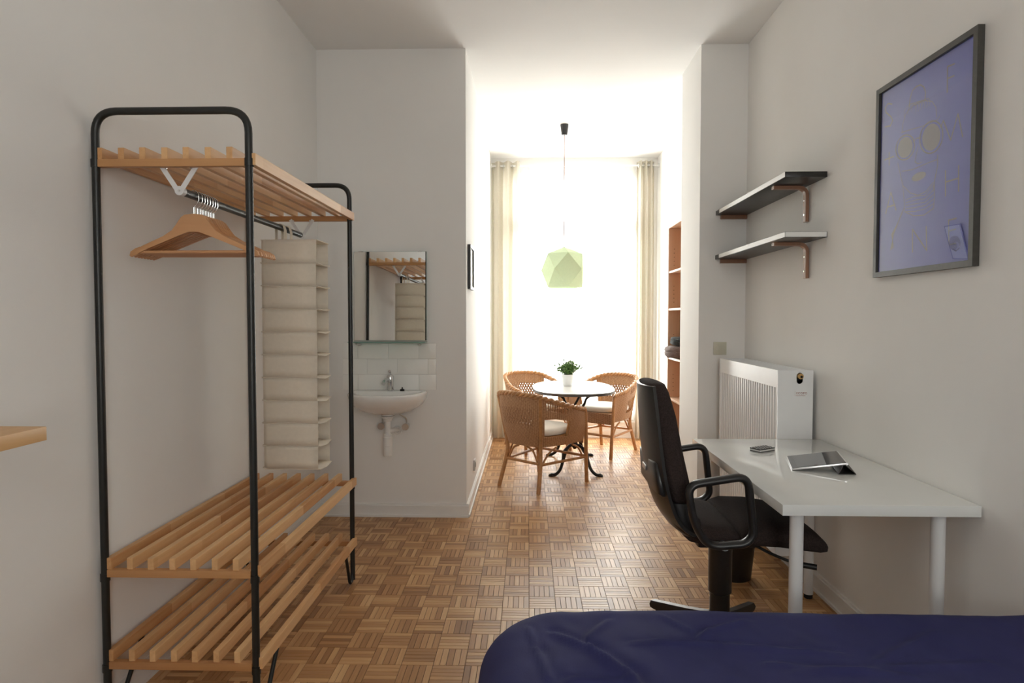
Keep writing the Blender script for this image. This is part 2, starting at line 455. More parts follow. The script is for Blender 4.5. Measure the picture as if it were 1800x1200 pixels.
# skirting boards
def skirting(name, x0, x1, y0, y1, nx, ny, t=.014, s=.022):
    """board against a wall whose inward normal is (nx, ny)"""
    b = MB()
    def slab(th, z0, z1):
        if nx: b.box(*sorted((x0, x0 + nx * th)), y0, y1, z0, z1)
        else: b.box(x0, x1, *sorted((y0, y0 + ny * th)), z0, z1)
    slab(t, 0, .075); slab(t * .6, .075, .086); slab(s, 0, .014)
    return struct(b.build(name, 'trim_white'))
skirting('baseboard_left', XL, XL, YN, YP, 1, 0, .004, .005)
skirting('baseboard_partition', XL, XP + .014, YP, YP, 0, -1)
skirting('baseboard_alcove_left', XP, XP, YP, YF - .014, 1, 0)
skirting('baseboard_far', XP, XR, YF, YF, 0, -1)
skirting('baseboard_right', XR, XR, YN, YC0, -1, 0)
skirting('baseboard_alcove_right', XR, XR, YC1, YF, -1, 0)
skirting('baseboard_pier', XC, XR, YC0, YC0, 0, -1)
skirting('baseboard_pier_side', XC, XC, YC0 - .014, YC1, -1, 0)

# ------------------------------------------------------------------ parquet: squares of five strips
TS = 0.1204
X0g = onZ(930, 1048, 0).x; Y0g = onZ(930, 1048, 0).y
def strip_geo(bm, lay_uv, lay_c, cx, cy, along_y, rnd, zoff=0.0):
    g = .0006; w = TS / 5
    for k in range(5):
        tint = rnd.random() ** 0.9
        z = -rnd.random() * .0005 + zoff
        a0, a1 = -TS / 2 + k * w + g, -TS / 2 + (k + 1) * w - g
        l0, l1 = -TS / 2 + g, TS / 2 - g
        def P(a, l, zz): return (cx + a, cy + l, zz) if along_y else (cx + l, cy + a, zz)
        be = .0009
        bot = [bm.verts.new(P(a, l, -.0022)) for a, l in ((a0, l0), (a1, l0), (a1, l1), (a0, l1))]
        top = [bm.verts.new(P(a, l, z)) for a, l in ((a0 + be, l0 + be), (a1 - be, l0 + be), (a1 - be, l1 - be), (a0 + be, l1 - be))]
        fs = [top] + [[bot[i], bot[(i + 1) % 4], top[(i + 1) % 4], top[i]] for i in range(4)]
        off = rnd.random() * 40, rnd.random() * 40
        for q in fs:
            f = bm.faces.new(q)
            for lp in f.loops:
                p = lp.vert.co
                al, ac = (p.y - cy, p.x - cx) if along_y else (p.x - cx, p.y - cy)
                lp[lay_uv].uv = (al + off[0], ac + off[1]); lp[lay_c] = (tint, tint, tint, 1)
def new_tile_bm():
    bm = bmesh.new()
    return bm, bm.loops.layers.uv.new('UVMap'), bm.loops.layers.float_color.new('tint')
variants = []
for v in range(24):
    bm, lu, lc = new_tile_bm()
    strip_geo(bm, lu, lc, 0, 0, True, random.Random(100 + v))
    bmesh.ops.recalc_face_normals(bm, faces=bm.faces)
    me = bpy.data.meshes.new('parquet_square'); bm.to_mesh(me); bm.free(); me.materials.append(M['parquet']); variants.append(me)
cells = []
for i in range(-14, 14):
    for j in range(-40, 36):
        cx, cy = X0g + (i + .5) * TS, Y0g + (j + .5) * TS
        if cx - TS / 2 > XR or cx + TS / 2 < XL or cy - TS / 2 > YF or cy + TS / 2 < YN: continue
        if cx + TS / 2 < XP and cy - TS / 2 > YP: continue
        seen = False
        if cy > .9:
            px, py, d = proj((cx, cy, 0))
            seen = -20 < px < 1820 and py < 1215 and not (cx > -.18 and cy < 1.95 and py > 1078) and not (cx > XC and cy > YC0)
        cells.append((0 if seen else 1, cx * cx + cy * cy, cx, cy, (i + j) % 2 == 1))
cells.sort()
rr = random.Random(5)
FLOOR_O = ORI[FLOOR]
bmr, lur, lcr = new_tile_bm()
nt_count = 0
for unseen, d2, cx, cy, vert in cells:
    if not unseen and nt_count < 300:
        o = bpy.data.objects.new('parquet_square', variants[rr.randrange(24)]); COL.objects.link(o); o.parent = FLOOR
        o.location = Vector((cx, cy, 0)) - FLOOR_O
        # parity: strips along Y where vert is False
        o.rotation_euler = (0, 0, (PI / 2 if vert else 0) + (PI if rr.random() < .5 else 0))
        nt_count += 1
    else:
        strip_geo(bmr, lur, lcr, cx, cy, not vert, rr)
bmesh.ops.recalc_face_normals(bmr, faces=bmr.faces)
me = bpy.data.meshes.new('parquet_field'); bmr.to_mesh(me); bmr.free()
o = place('parquet_field', me, 'parquet', FLOOR); o['kind'] = 'stuff'

# ------------------------------------------------------------------ clothes rack on the left
RX0, RX1, RY0, RY1 = -1.352, -0.868, 1.975, 3.088
rack = empty('clothes_rack', ((RX0 + RX1) / 2, (RY0 + RY1) / 2, 0), 'tall black tube clothes rack with three slatted wooden shelves along the left wall', 'clothes rack')
tr = .0118
for y, sgn, run in ((RY0, 1, .19), (RY1, -1, .125)):
    path = fillet([(RX0, y, .012), (RX0, y, 1.945), (RX1, y, 1.945), (RX1, y, .012)], .07, 8)
    fr = MB().tube(path, tr, 12).build('tube_frame', 'black_metal', rack, True)
    for x in (RX0, RX1):
        hp = fillet([(x, y, .06), (x, y + sgn * .012, .010), (x, y + sgn * .05, .010), (x, y + sgn * run, .195)], .022, 6)
        MB().tube(hp, .0075, 10).build('hairpin_foot', 'black_metal', fr, True)
    for x in (RX0, RX1):
        for z in (1.785, .475, .18):
            MB().cyl((x, y, z - .012), (x, y, z + .012), .0142, 12).build('frame_joint', 'black_metal', fr, True)
slat_len = RY1 - RY0 + .01
me_slat = MB().box(-.0098, .0098, -slat_len / 2, slat_len / 2, 0, .037, bev=.002).done('slat')
for z in (1.772, .478, .180):
    for y, s in ((RY0, 1), (RY1, -1)):
        bx('crossbar', 'bar_wood', rack, RX0 + .012, RX1 - .010, y - .011, y + .011, z, z + .024, bev=.002)
    locs = []
    for k in range(8):
        x = RX0 + .014 + k * .0685
        if k == 7: x = RX1 + .012
        locs.append((x, (RY0 + RY1) / 2 + (0.001 if k % 2 else -.001), z + (.0235 if k < 7 else .004)))
    pieces('slat', me_slat, 'slat_wood', rack, locs)
RAILX, RAILZ = -1.097, 1.702
ra, rb = Vector((RAILX, RY0 + .017, RAILZ)), Vector((RAILX, RY1 - .017, RAILZ))
MB().cyl(ra, rb, .0125, 14).build('hanging_rail', 'black_metal', rack, True)
for y, s in ((RY0 + .0135, 1), (RY1 - .0165, 1)):
    q = MB()
    for d in (-1, 1):
        a = Vector((RAILX, 0, RAILZ - .008)); c = Vector((RAILX + d * .055, 0, 1.778))
        n = Vector((-(c.z - a.z), 0, c.x - a.x)).normalized() * .0075
        q.prism([((a + n).x, (a + n).z), ((a - n).x, (a - n).z), ((c - n).x, (c - n).z), ((c + n).x, (c + n).z)], 'Y', y, y + .003)
    q.cyl((RAILX, y - .0005, RAILZ), (RAILX, y + .02 if y < 2.5 else y - .02, RAILZ), .0145, 14)
    br = q.build('rail_bracket', 'galvanised_white', rack)
    for d, zz in ((-.040, 1.772), (.040, 1.772), (0, RAILZ)):
        MB().cyl((RAILX + d, y - .003, zz), (RAILX + d, y + .001, zz), .0035, 8).build('screw', 'steel', br)
    if y < 2.5:
        pass

# hangers: front to back on the rail
ORD = ['nearest', 'second', 'third', 'fourth', 'fifth', 'sixth', 'seventh', 'rearmost']
def hanger(y, i, rot):
    h = empty('coat_hanger', (RAILX, y, RAILZ), '', 'hanger', 'wooden hangers on the rack rail')
    h['label'] = ('light wooden coat hanger with trouser bar, %s of the eight on the rack rail' % ORD[i])
    W2 = .215; zt = RAILZ - .058; b = MB()
    top = [(-W2, -.155), (-W2 + .004, -.140), (-W2 + .02, -.128), (-W2 + .035, -.122), (-W2 + .039, -.127), (-W2 + .046, -.117), (-.10, -.083), (-.07, -.064), (-.055, -.042), (-.043, -.015), (-.03, -.004), (0, 0)]
    bot = [(-W2 + .005, -.160), (-W2 + .03, -.150), (-.15, -.125), (-.10, -.105), (-.05, -.082), (-.018, -.068), (0, -.064)]
    top = top + [(-x, z) for x, z in top[-2::-1]]; bot = bot + [(-x, z) for x, z in bot[-2::-1]]
    poly = [(RAILX + x, zt + z * .88) for x, z in top] + [(RAILX + x, zt + z * .88) for x, z in reversed(bot)]
    b.prism(poly, 'Y', y - .006, y + .006, bev=.0025).build('hanger_body', 'hanger_wood', h, True)
    MB().tube([(RAILX - W2 + .025, y, zt - .125), (RAILX + W2 - .025, y, zt - .125)], .0055, 10).build('trouser_bar', 'hanger_wood', h, True)
    MB().cyl((RAILX, y, zt - .004), (RAILX, y, zt + .020), .0042, 10).build('ferrule', 'chrome', h, True)
    hp = [(RAILX, y, zt + .015), (RAILX, y, zt + .022), (RAILX + .010, y, zt + .030), (RAILX + .0175, y, zt + .045)]
    for k in range(0, 11):
        a = math.radians(-10 + k * 20); hp.append((RAILX + .017 * math.cos(a), y, RAILZ + .017 * math.sin(a)))
    MB().tube(hp, .0017, 8).build('hook', 'chrome', h, True)
    h.rotation_euler = (0, 0, rot)
    return h
ys = [2.075, 2.098, 2.116, 2.133, 2.151, 2.169, 2.186, 2.203]
for i, y in enumerate(ys): hanger(y, i, [.0, .008, .012, .016, .016, .020, .022, .026][i])

# hanging fabric organizer
OX0, OX1, OY0, OY1, OZ0, OZ1 = -1.170, -0.925, 2.765, 2.925, 0.640, 1.645
org = empty('hanging_organizer', ((OX0 + OX1) / 2, (OY0 + OY1) / 2, OZ0), 'cream fabric hanging organizer with ten compartments at the far end of the rack', 'organizer')
N = 10; hh = (OZ1 - OZ0) / N
for k in range(N):
    z1 = OZ1 - k * hh; z0 = z1 - hh; rk = random.Random(30 + k)
    sk = .004 * rk.uniform(-1, 1)
    def ring(z, infl):
        # open towards +X: outline runs front-near, rear-near, rear-far, front-far
        return [(OX1 + sk * .5, OY0 - infl, z), ((OX0 * 2 + OX1) / 3 + .08, OY0 - infl * 1.5, z), (OX0 + .02, OY0 - infl, z), (OX0 - infl * .5, OY0 + .015, z),
                (OX0 - infl * .5, OY1 - .015, z), (OX0 + .02, OY1 + infl, z), (OX1 + sk * .5, OY1 + infl, z)]
    b = MB()
    b.rings([ring(z0 + .0002, .0020), ring(z0 + hh * .3, .0024), ring(z0 + hh * .8, .0014), ring(z1 - .0002, .0004)], closed=False)
    o = b.build('compartment_wall', 'organizer_cloth', org, True, 60)
    md = o.modifiers.new('thick', 'SOLIDIFY'); md.thickness = .003; md.offset = 0
    # shelf, drooping a little at its open front
    d = .007 + .005 * rk.random()
    fl = [[(OX1 + .010, OY0 + .002, z0 - d * .3), (OX1 + .012, (OY0 + OY1) / 2, z0 - d), (OX1 + .010, OY1 - .002, z0 - d * .3)],
          [(OX1 - .03, OY0, z0), (OX1 - .03, (OY0 + OY1) / 2, z0 - .003), (OX1 - .03, OY1, z0)],
          [(OX0, OY0, z0), (OX0, (OY0 + OY1) / 2, z0), (OX0, OY1, z0)]]
    o = MB().rings(fl, closed=False).build('compartment_shelf', 'organizer_cloth', org, True, 60)
    md = o.modifiers.new('thick', 'SOLIDIFY'); md.thickness = .004; md.offset = 0
    MB().tube(catmull([(OX1 + .008, OY0 - .002, z0 - .002 + sk * .3), ((OX0 + OX1) / 2, OY0 - .004, z0 + sk), (OX0, OY0 - .002, z0 - sk * .3), (OX0 - .002, OY1, z0)], 6), .0016, 6).build('seam_piping', 'organizer_seam', org, True)
bx('top_panel', 'organizer_cloth', org, OX0, OX1 + .006, OY0, OY1, OZ1 - .004, OZ1, bev=.0015)
for yy in (OY0 + .045, OY1 - .045):
    o = MB().tube([(RAILX - .020, yy, OZ1), (RAILX - .020, yy, RAILZ + .002)] + [(RAILX + .0165 * math.cos(a), yy, RAILZ + .0165 * math.sin(a)) for a in [PI - k * PI / 8 for k in range(9)]] + [(RAILX + .020, yy, RAILZ - .01), (RAILX + .020, yy, OZ1)], .002, 6, ry=.016, upv=(0, 1, 0)).build('hanging_strap', 'organizer_cloth', org, True)

# wooden wall shelf at the left edge
P = onZ(82, 749, 1.075)
ws = empty('wall_shelf', (XL + .18, P.y - .5, 1.045), 'thick light oak shelf board on the left wall, cut off by the picture edge', 'shelf')
bx('board', 'shelf_wood', ws, XL + .001, P.x, P.y - 1.0, P.y, 1.046, 1.075, bev=.0015)
for yy in (P.y - .15, P.y - .85):
    q = MB(); q.prism(fillet([(XL + .001, 1.046), (P.x - .06, 1.046), (P.x - .06, 1.036), (XL + .02, .86), (XL + .001, .86)], .004) and [(XL + .001, 1.046), (P.x - .06, 1.046), (P.x - .06, 1.036), (XL + .02, .86), (XL + .001, .86)], 'Y', yy - .012, yy + .012)
    if yy < P.y - .5: q.build('bracket', 'white_metal', ws)
    else: q.bm.free()

# ------------------------------------------------------------------ washbasin corner
WB = onY(679, 690, 3.95)
bxc = (onY(610, 700, 3.97).x + onY(748, 700, 3.97).x) / 2; bw = .247
basin = empty('washbasin', (bxc, 4.0, .5), 'white ceramic wall washbasin with chrome tap under the mirror', 'washbasin')
YW = YP - .008
def dring(z, a, bf, bb, yc=4.02, n=40):
    out = []
    for i in range(n):
        t = 2 * PI * i / n; c, s = math.cos(t), math.sin(t)
        if s < 0: p = (bxc + a * math.copysign(abs(c) ** .85, c), yc + bf * math.copysign(abs(s) ** .95, s), z)
        else: p = (bxc + a * math.copysign(abs(c) ** .35, c), yc + bb * abs(s) ** .35, z)
        out.append(p)
    return out
bb = YW - 4.02
R = [dring(.700, .07, .06, bb * .9), dring(.702, .10, .10, bb), dring(.722, .165, .165, bb), dring(.755, .215, .215, bb), dring(.795, .240, .243, bb), dring(.825, .247, .252, bb), dring(.834, .243, .248, bb), dring(.837, .232, .236, bb * .98),
     dring(.836, .212, .215, .02), dring(.825, .203, .205, .012), dring(.785, .175, .18, .0), dring(.745, .11, .12, -.01), dring(.738, .03, .03, -.02)]
MB().rings(R).build('bowl', 'ceramic', basin, True, 60)
MB().cyl((bxc - .012, 4.032, .800), (bxc - .012, 4.045, .803), .009, 12).build('overflow_hole', 'hole_dark', basin)
fx = bxc + .004
tap = MB().lathe(fx, 4.072, [(.022, .834), (.0235, .838), (.021, .87), (.023, .90), (.024, .925), (.018, .938), (.006, .942)], 20).build('tap', 'chrome', basin, True)
MB().tube(catmull([(fx, 4.065, .895), (fx - .008, 4.02, .915), (fx - .016, 3.975, .905), (fx - .018, 3.955, .893)], 6), .0125, 12).build('spout', 'chrome', tap, True)
MB().tube(catmull([(fx, 4.07, .94), (fx, 4.065, .958), (fx, 4.05, .965)], 5), .0075, 8).build('lever', 'chrome', tap, True)
tr_ = MB().lathe(bxc + .004, 3.99, [(.040, .700), (.040, .682), (.032, .676), (.032, .670), (.026, .664), (.026, .655), (.0175, .650), (.0175, .572), (.026, .568), (.026, .556), (.030, .552), (.030, .500), (.0275, .496), (.0285, .44), (.024, .43)], 24).build('bottle_trap', 'white_plastic', basin, True, 30)
MB().lathe(bxc + .004, 3.99, [(.0415, .690), (.0415, .687)], 24).build('trap_ring', 'hole_dark', tr_)
MB().tube(catmull([(bxc + .01, 3.99, .585), (bxc + .03, 4.03, .588), (bxc + .04, 4.08, .58), (bxc + .04, YW, .575)], 6), .014, 12).build('waste_pipe', 'white_plastic', tr_, True)
MB().tube([(bxc + .04 + .026 * math.cos(a), YW - .006, .575 + .026 * math.sin(a)) for a in [k * PI / 12 for k in range(24)]], .005, 8, closed=True).build('wall_rosette', 'white_plastic', tr_, True)
for sx, zz in ((-.052, .610), (.105, .607)):
    v = MB().cyl((bxc + sx, YW, zz), (bxc + sx, YW - .05, zz), .014, 14).cyl((bxc + sx, YW - .05, zz), (bxc + sx, YW - .085, zz), .022, 18).build('shut_off_valve', 'chrome', basin, True)
    MB().tube(catmull([(bxc + sx, YW - .03, zz + .01), (bxc + sx * .95, YW - .035, zz + .05), (bxc + sx * .6, 4.06, .69), (bxc + sx * .35, 4.06, .72)], 8), .0055, 8).build('supply_pipe', 'steel', v, True)
MB().lathe(onY(707, 688, 4.06).x, 4.06, [(.014, .8365), (.015, .846), (.010, .849), (.004, .850), (.004, .860), (.002, .862)], 16).build('drain_plug', 'rubber_black', None, True)
tag(bpy.data.objects['drain_plug'], 'small black rubber drain plug on the washbasin rim', 'plug')

# tiled splashback
tx0, tx1 = onY(603, 640, YP).x, onY(767, 640, YP).x
tz0, tz1 = onY(700, 685, YP).z, onY(700, 603, YP).z
sp = empty('tile_splashback', ((tx0 + tx1) / 2, YP, tz0), 'three rows of white tiles on the wall above the washbasin', 'tiles')
bx('grout_bed', 'grout', sp, tx0, tx1, YP - .003, YP, tz0, tz1)
rh = (tz1 - tz0) / 3; tw = .20
for r in range(3):
    x = tx0 - (tw / 2 if r % 2 == 0 else .04)
    while x < tx1 - .01:
        a, c = max(x, tx0) + .0008, min(x + tw, tx1) - .0008
        if c - a > .01:
            bx('tile', 'tile_white', sp, a, c, YP - .0075, YP - .0005, tz0 + r * rh + .0008, tz0 + (r + 1) * rh - .0008, bev=.0012)
        x += tw

# mirror with glass shelf
mx0, mx1 = onY(622, 520, YP - .02).x, onY(750, 520, YP - .02).x
mz0, mz1 = onY(690, 598, YP - .02).z, onY(690, 442, YP - .02).z
mir = empty('wall_mirror', ((mx0 + mx1) / 2, YP - .014, mz0), 'rectangular frameless mirror above the washbasin', 'mirror')
bx('mirror_plate', 'glass_edge', mir, mx0, mx1, YP - .016, YP - .011, mz0, mz1)
bx('silvered_face', 'mirror_silver', mir, mx0 + .001, mx1 - .001, YP - .0168, YP - .0162, mz0 + .001, mz1 - .001)
for x in (mx0 + .045, mx1 - .045):
    bx('mirror_clip', 'chrome', mir, x - .013, x + .013, YP - .019, YP - .001, mz1 - .004, mz1 + .004)
mir.rotation_euler = (math.radians(-1.15), 0, math.radians(-1.3)); mir.location.y -= .014
gs = empty('glass_shelf', ((mx0 + mx1) / 2, YP - .07, mz0 - .012), 'narrow greenish glass shelf directly below the mirror', 'shelf')
bx('glass_board', 'shelf_glass', gs, mx0 - .012, mx1 + .004, YP - .13, YP - .026, mz0 - .012, mz0 - .006)
bx('glass_edge', 'glass_edge', gs, mx0 - .012, mx1 + .004, YP - .1306, YP - .1298, mz0 - .012, mz0 - .006)
for x in (mx0 + .035, mx1 - .045):
    MB().tube(catmull([(x, YP - .001, mz0 - .028), (x, YP - .04, mz0 - .026), (x, YP - .10, mz0 - .017)], 5), .0075, 10).build('shelf_holder', 'steel', gs, True)

# ------------------------------------------------------------------ alcove: outlet, little picture
p0 = onX(827, 470, XP + .02); p1 = onX(833, 470, XP + .02)
fy0, fy1 = p0.y, p1.y; fz0, fz1 = onX(830, 509, XP + .02).z, onX(830, 433, XP + .02).z
lp = empty('small_picture', (XP, (fy0 + fy1) / 2, fz0), 'small black framed picture seen edge-on on the alcove wall', 'picture')
q = MB(); f = .018
q.box(XP + .001, XP + .022, fy0, fy0 + f, fz0, fz1); q.box(XP + .001, XP + .022, fy1 - f, fy1, fz0, fz1)
q.box(XP + .001, XP + .022, fy0 + f, fy1 - f, fz0, fz0 + f); q.box(XP + .001, XP + .022, fy0 + f, fy1 - f, fz1 - f, fz1)
q.build('picture_frame', 'black_plastic', lp)
bx('picture_sheet', 'trim_white', lp, XP + .004, XP + .012, fy0 + f, fy1 - f, fz0 + f, fz1 - f)
p = onX(833, 816, XP)
so = empty('wall_socket', (XP, p.y, p.z - .04), 'small white wall socket low on the alcove wall', 'socket')
bx('cover_plate', 'outlet_grey', so, XP + .0005, XP + .012, p.y - .04, p.y + .04, p.z - .04, p.z + .04, bev=.003)
MB().cyl((XP + .010, p.y, p.z), (XP + .0128, p.y, p.z), .021, 18).build('socket_well', 'hole_dark', so)

# light switch on the pier
p = onY(1265, 612, YC0)
sw = empty('light_switch', (p.x, YC0, p.z - .04), 'square cream light switch on the pier above the radiator', 'switch')
bx('cover_plate', 'switch_cream', sw, p.x - .041, p.x + .041, YC0 - .011, YC0 - .0005, p.z - .041, p.z + .041, bev=.003)
bx('rocker', 'switch_cream', sw, p.x - .026, p.x + .026, YC0 - .016, YC0 - .010, p.z - .026, p.z + .026, bev=.002)

# ------------------------------------------------------------------ curtains
def curtain(name, x0, x1, y, z0, z1, folds, amp, mat, parent, seed, n=90, m=24, pinch=0.0):
    rn = random.Random(seed); ph = [rn.uniform(0, 6.28) for _ in range(4)]
    R = []
    for j in range(m + 1):
        v = j / m; z = z0 + (z1 - z0) * v; row = []
        for i in range(n + 1):
            u = i / n
            w = math.sin(2 * PI * folds * u + .5 * math.sin(3 * u + ph[0]) + .25 * (1 - v) * math.sin(9 * u + ph[1]))
            a = amp * (1 + .25 * math.sin(5 * u + ph[2] + 1.2 * v))
            row.append((x0 + (x1 - x0) * (u + .012 * math.sin(4 * v + 7 * u + ph[3]) * (1 - v)), y + a * w + .010 * math.sin(2 * v + 5 * u), z))
        R.append(row)
    return MB().rings(R, closed=False).build(name, mat, parent, True, 180)
CZ = 2.925
rod = empty('curtain_rod', (.48, YF - .10, CZ), 'thin white curtain rod across the top of the window', 'curtain rod')
MB().cyl((XP + .005, YF - .10, CZ), (XR - .005, YF - .10, CZ), .009, 12).build('pole', 'trim_white', rod, True)
for x in (XP + .004, XR - .018): MB().cyl((x, YF - .10, CZ), (x + .014, YF - .10, CZ), .02, 14).build('end_socket', 'trim_white', rod, True)
for nm, x0, x1, fo, lab, sd in (('left', XP + .012, -.098, 3, 'cream curtain glowing at the left side of the window', 3), ('right', 1.150, 1.335, 3.5, 'gathered cream curtain at the right side of the window beside the bookcase', 8)):
    c = empty('curtain', ((x0 + x1) / 2, YF - .10, .02), lab, 'curtain', 'eyelet curtains at the far window')
    curtain('cloth', x0, x1, YF - .10, .015, CZ + .045, fo, .042 if nm == 'left' else .036, 'curtain_cloth', c, sd)
    for k in range(int(fo * 2)):
        x = x0 + (x1 - x0) * (k + .5) / (fo * 2)
        MB().tube([(x, YF - .10 + .021 * math.cos(a), CZ + .021 * math.sin(a)) for a in [i * PI / 8 for i in range(16)]], .004, 6, closed=True).build('eyelet', 'steel', c, True)
nc = empty('net_curtain', (.48, YF - .025, .03), 'sheer white net curtain hanging over the whole bright window', 'curtain')
curtain('net_cloth', WIN[0] - .03, WIN[1] + .03, YF - .028, .20, 2.94, 16, .010, 'net_cloth', nc, 12, n=240, m=8)
MB().cyl((WIN[0] - .04, YF - .028, 2.945), (WIN[1] + .04, YF - .028, 2.945), .004, 8).build('curtain_wire', 'trim_white', nc, True)

# ------------------------------------------------------------------ pendant lamp
LP = onZ(991, 219, ZC); lx, ly = LP.x + .006, LP.y
lamp = empty('pendant_lamp', (lx, ly, ZC - 1.45), 'pale green faceted paper pendant lamp on a thin cord above the oval table', 'lamp')
MB().lathe(lx, ly, [(.037, ZC - .001), (.036, ZC - .012), (.027, ZC - .085), (.022, ZC - .093), (.006, ZC - .095)], 24).build('ceiling_cup', 'black_plastic', lamp, True)
zc = onY(991, 474, ly).z
MB().cyl((lx, ly, ZC - .09), (lx, ly, zc + .16), .0036, 8).build('cord', 'cord_pink', lamp, True)
MB().lathe(lx, ly, [(.012, zc + .205), (.019, zc + .19), (.019, zc + .11), (.014, zc + .10)], 16).build('lamp_socket', 'trim_white', lamp, True)
def pent(r, z, off): return [Vector((lx + r * math.sin(math.radians(off + 72 * k)), ly - r * math.cos(math.radians(off + 72 * k)), z)) for k in range(5)]
r1, r2, r3 = pent(.166, zc + .142, 9), pent(.208, zc - .002, 45), pent(.166, zc - .160, 9)
ap = Vector((lx, ly, zc + .205))
# small opening at the apex for the cord
r0 = [ap.lerp(p_, .10) for p_ in r1]
b = MB(); bm = b.bm
V0, V1, V2, V3 = ([bm.verts.new(p_) for p_ in r] for r in (r0, r1, r2, r3))
for k in range(5):
    n_ = (k + 1) % 5
    bm.faces.new((V0[k], V0[n_], V1[n_], V1[k]))
    bm.faces.new((V1[k], V1[n_], V2[k])); bm.faces.new((V1[n_], V2[n_], V2[k]))
    bm.faces.new((V2[k], V2[n_], V3[n_])); bm.faces.new((V3[k], V2[k], V3[n_]))
b.build('lamp_shade', 'lamp_paper', lamp)

# ------------------------------------------------------------------ bookcase behind the pier
BX0, BX1, BY0, BY1, BZ = 1.118, XR - .004, YC1 + .02, 5.16, 2.035
bk = empty('bookcase', ((BX0 + BX1) / 2, (BY0 + BY1) / 2, 0), 'tall narrow beech bookcase standing behind the pier', 'bookcase')
for y in (BY0, BY1 - .018):
    bx('side_panel', 'bookcase_wood', bk, BX0, BX1, y, y + .018, 0, BZ)
bx('back_panel', 'bookcase_wood', bk, BX1 - .005, BX1, BY0 + .018, BY1 - .018, 0, BZ)
hz = {}
zs = [.06, onX(1178, 757, BX0).z, onX(1178, 696, BX0).z, onX(1178, 627, BX0).z, onX(1178, 541, BX0).z, onX(1178, 476, BX0).z]
zs = [.06] + [onY(1178, yy, BY1 - .02).z for yy in (759, 697, 627, 542, 477)]
for z in zs: bx('shelf_board', 'bookcase_wood', bk, BX0 + .004, BX1 - .005, BY0 + .018, BY1 - .018, z - .016, z, bev=.001)
bx('top_board', 'bookcase_wood', bk, BX0, BX1 - .005, BY0 + .018, BY1 - .018, BZ - .018, BZ)
bx('plinth', 'bookcase_wood', bk, BX0 + .01, BX0 + .026, BY0 + .018, BY1 - .018, 0, .044)
b = MB()
for z in zs[1:]:
    for k in range(5):
        for x in (BX0 + .045, BX1 - .06):
            b.cyl((x, BY1 - .0182, z + .05 + k * .032), (x, BY1 - .0175, z + .05 + k * .032), .003, 6)
o = b.build('pin_holes', 'hole_dark', bk); o['kind'] = 'stuff'
def folded(name, mat, cx, cy, z, a, b_, h, label, seed):
    R = []; rn = random.Random(seed)
    for k, (s, t) in enumerate(((.86, 0), (.97, .18), (1.0, .45), (.96, .55), (1.0, .65), (.95, .88), (.8, 1.0))):
        R.append([(p_[0] + .006 * noise.noise(Vector((p_[0] * 20, p_[1] * 20, k + seed))), p_[1], p_[2] + .006 * noise.noise(Vector((p_[0] * 14, p_[1] * 14, seed)))) for p_ in sell(cx, cy, z + .002 + h * t, a * s, b_ * s, 32, 3.2)])
    o = MB().rings(R).build(name, mat, None, True, 60)
    return tag(o, label, 'clothes', 'folded clothes in the bookcase')
zz = zs[3]
folded('folded_sweater', 'mauve_knit', 1.20, 4.98, zz + .004, .135, .135, .085, 'folded mauve sweater sticking out of the bookcase shelf, lower of two', 1)
folded('folded_sweater', 'grey_knit', 1.225, 4.98, zz + .098, .115, .125, .065, 'dark grey folded sweater lying on top of the mauve one', 2)
o = MB().prism([(1.17, zs[4] + .001), (1.37, zs[4] + .001), (1.37, zs[4] + .19), (1.355, zs[4] + .19)], 'Y', 4.88, 4.90).build('wooden_bookend', 'bookcase_wood')
tag(o, 'small slanted wooden bookend on an upper bookcase shelf', 'bookend')

# ------------------------------------------------------------------ radiator
AX0, AX1, AY0, AY1, AZ0, AZ1 = 1.200, 1.362, 3.085, 4.015, .150, 1.052
rad = empty('radiator', ((AX0 + AX1) / 2, (AY0 + AY1) / 2, AZ0), 'white ribbed panel radiator on the right wall behind the desk', 'radiator')
def ribbed(x, s):
    poly = [(x, AY0 + .012)]; y = AY0 + .030
    while y < AY1 - .04:
        poly += [(x, y), (x + s * .010, y + .006), (x + s * .010, y + .016), (x, y + .022)]; y += .0335
    poly += [(x, AY1 - .012)]
    front = [(p_[0], p_[1]) for p_ in poly]; back = [(x + s * .016, AY1 - .012), (x + s * .016, AY0 + .012)]
    return front + back
b = MB()
pl = ribbed(AX0, 1)
b.prism(pl, 'Z', AZ0 + .03, AZ1 - .085)
b.box(AX0, AX0 + .016, AY0 + .012, AY1 - .012, AZ1 - .085, AZ1 - .012); b.box(AX0, AX0 + .016, AY0 + .012, AY1 - .012, AZ0, AZ0 + .03)
b.build('front_panel', 'white_metal', rad)
bx('rear_panel', 'white_metal', rad, AX1 - .030, AX1 - .012, AY0 + .012, AY1 - .012, AZ0, AZ1 - .012)
b = MB()
b.box(AX0 - .001, AX0 + .012, AY0 + .008, AY1 - .008, AZ1 - .012, AZ1); b.box(AX1 - .022, AX1 - .006, AY0 + .008, AY1 - .008, AZ1 - .012, AZ1)
y = AY0 + .008
while y < AY1 - .012:
    b.box(AX0 + .012, AX1 - .022, y, y + .012, AZ1 - .008, AZ1 - .001); y += .026
b.build('top_grille', 'white_metal', rad)
b = MB(); y = AY0 + .03
while y < AY1 - .03:
    b.box(AX0 + .018, AX1 - .032, y, y + .002, AZ0 + .04, AZ1 - .05); y += .03
o = b.build('convector_fins', 'white_metal', rad); o['kind'] = 'stuff'
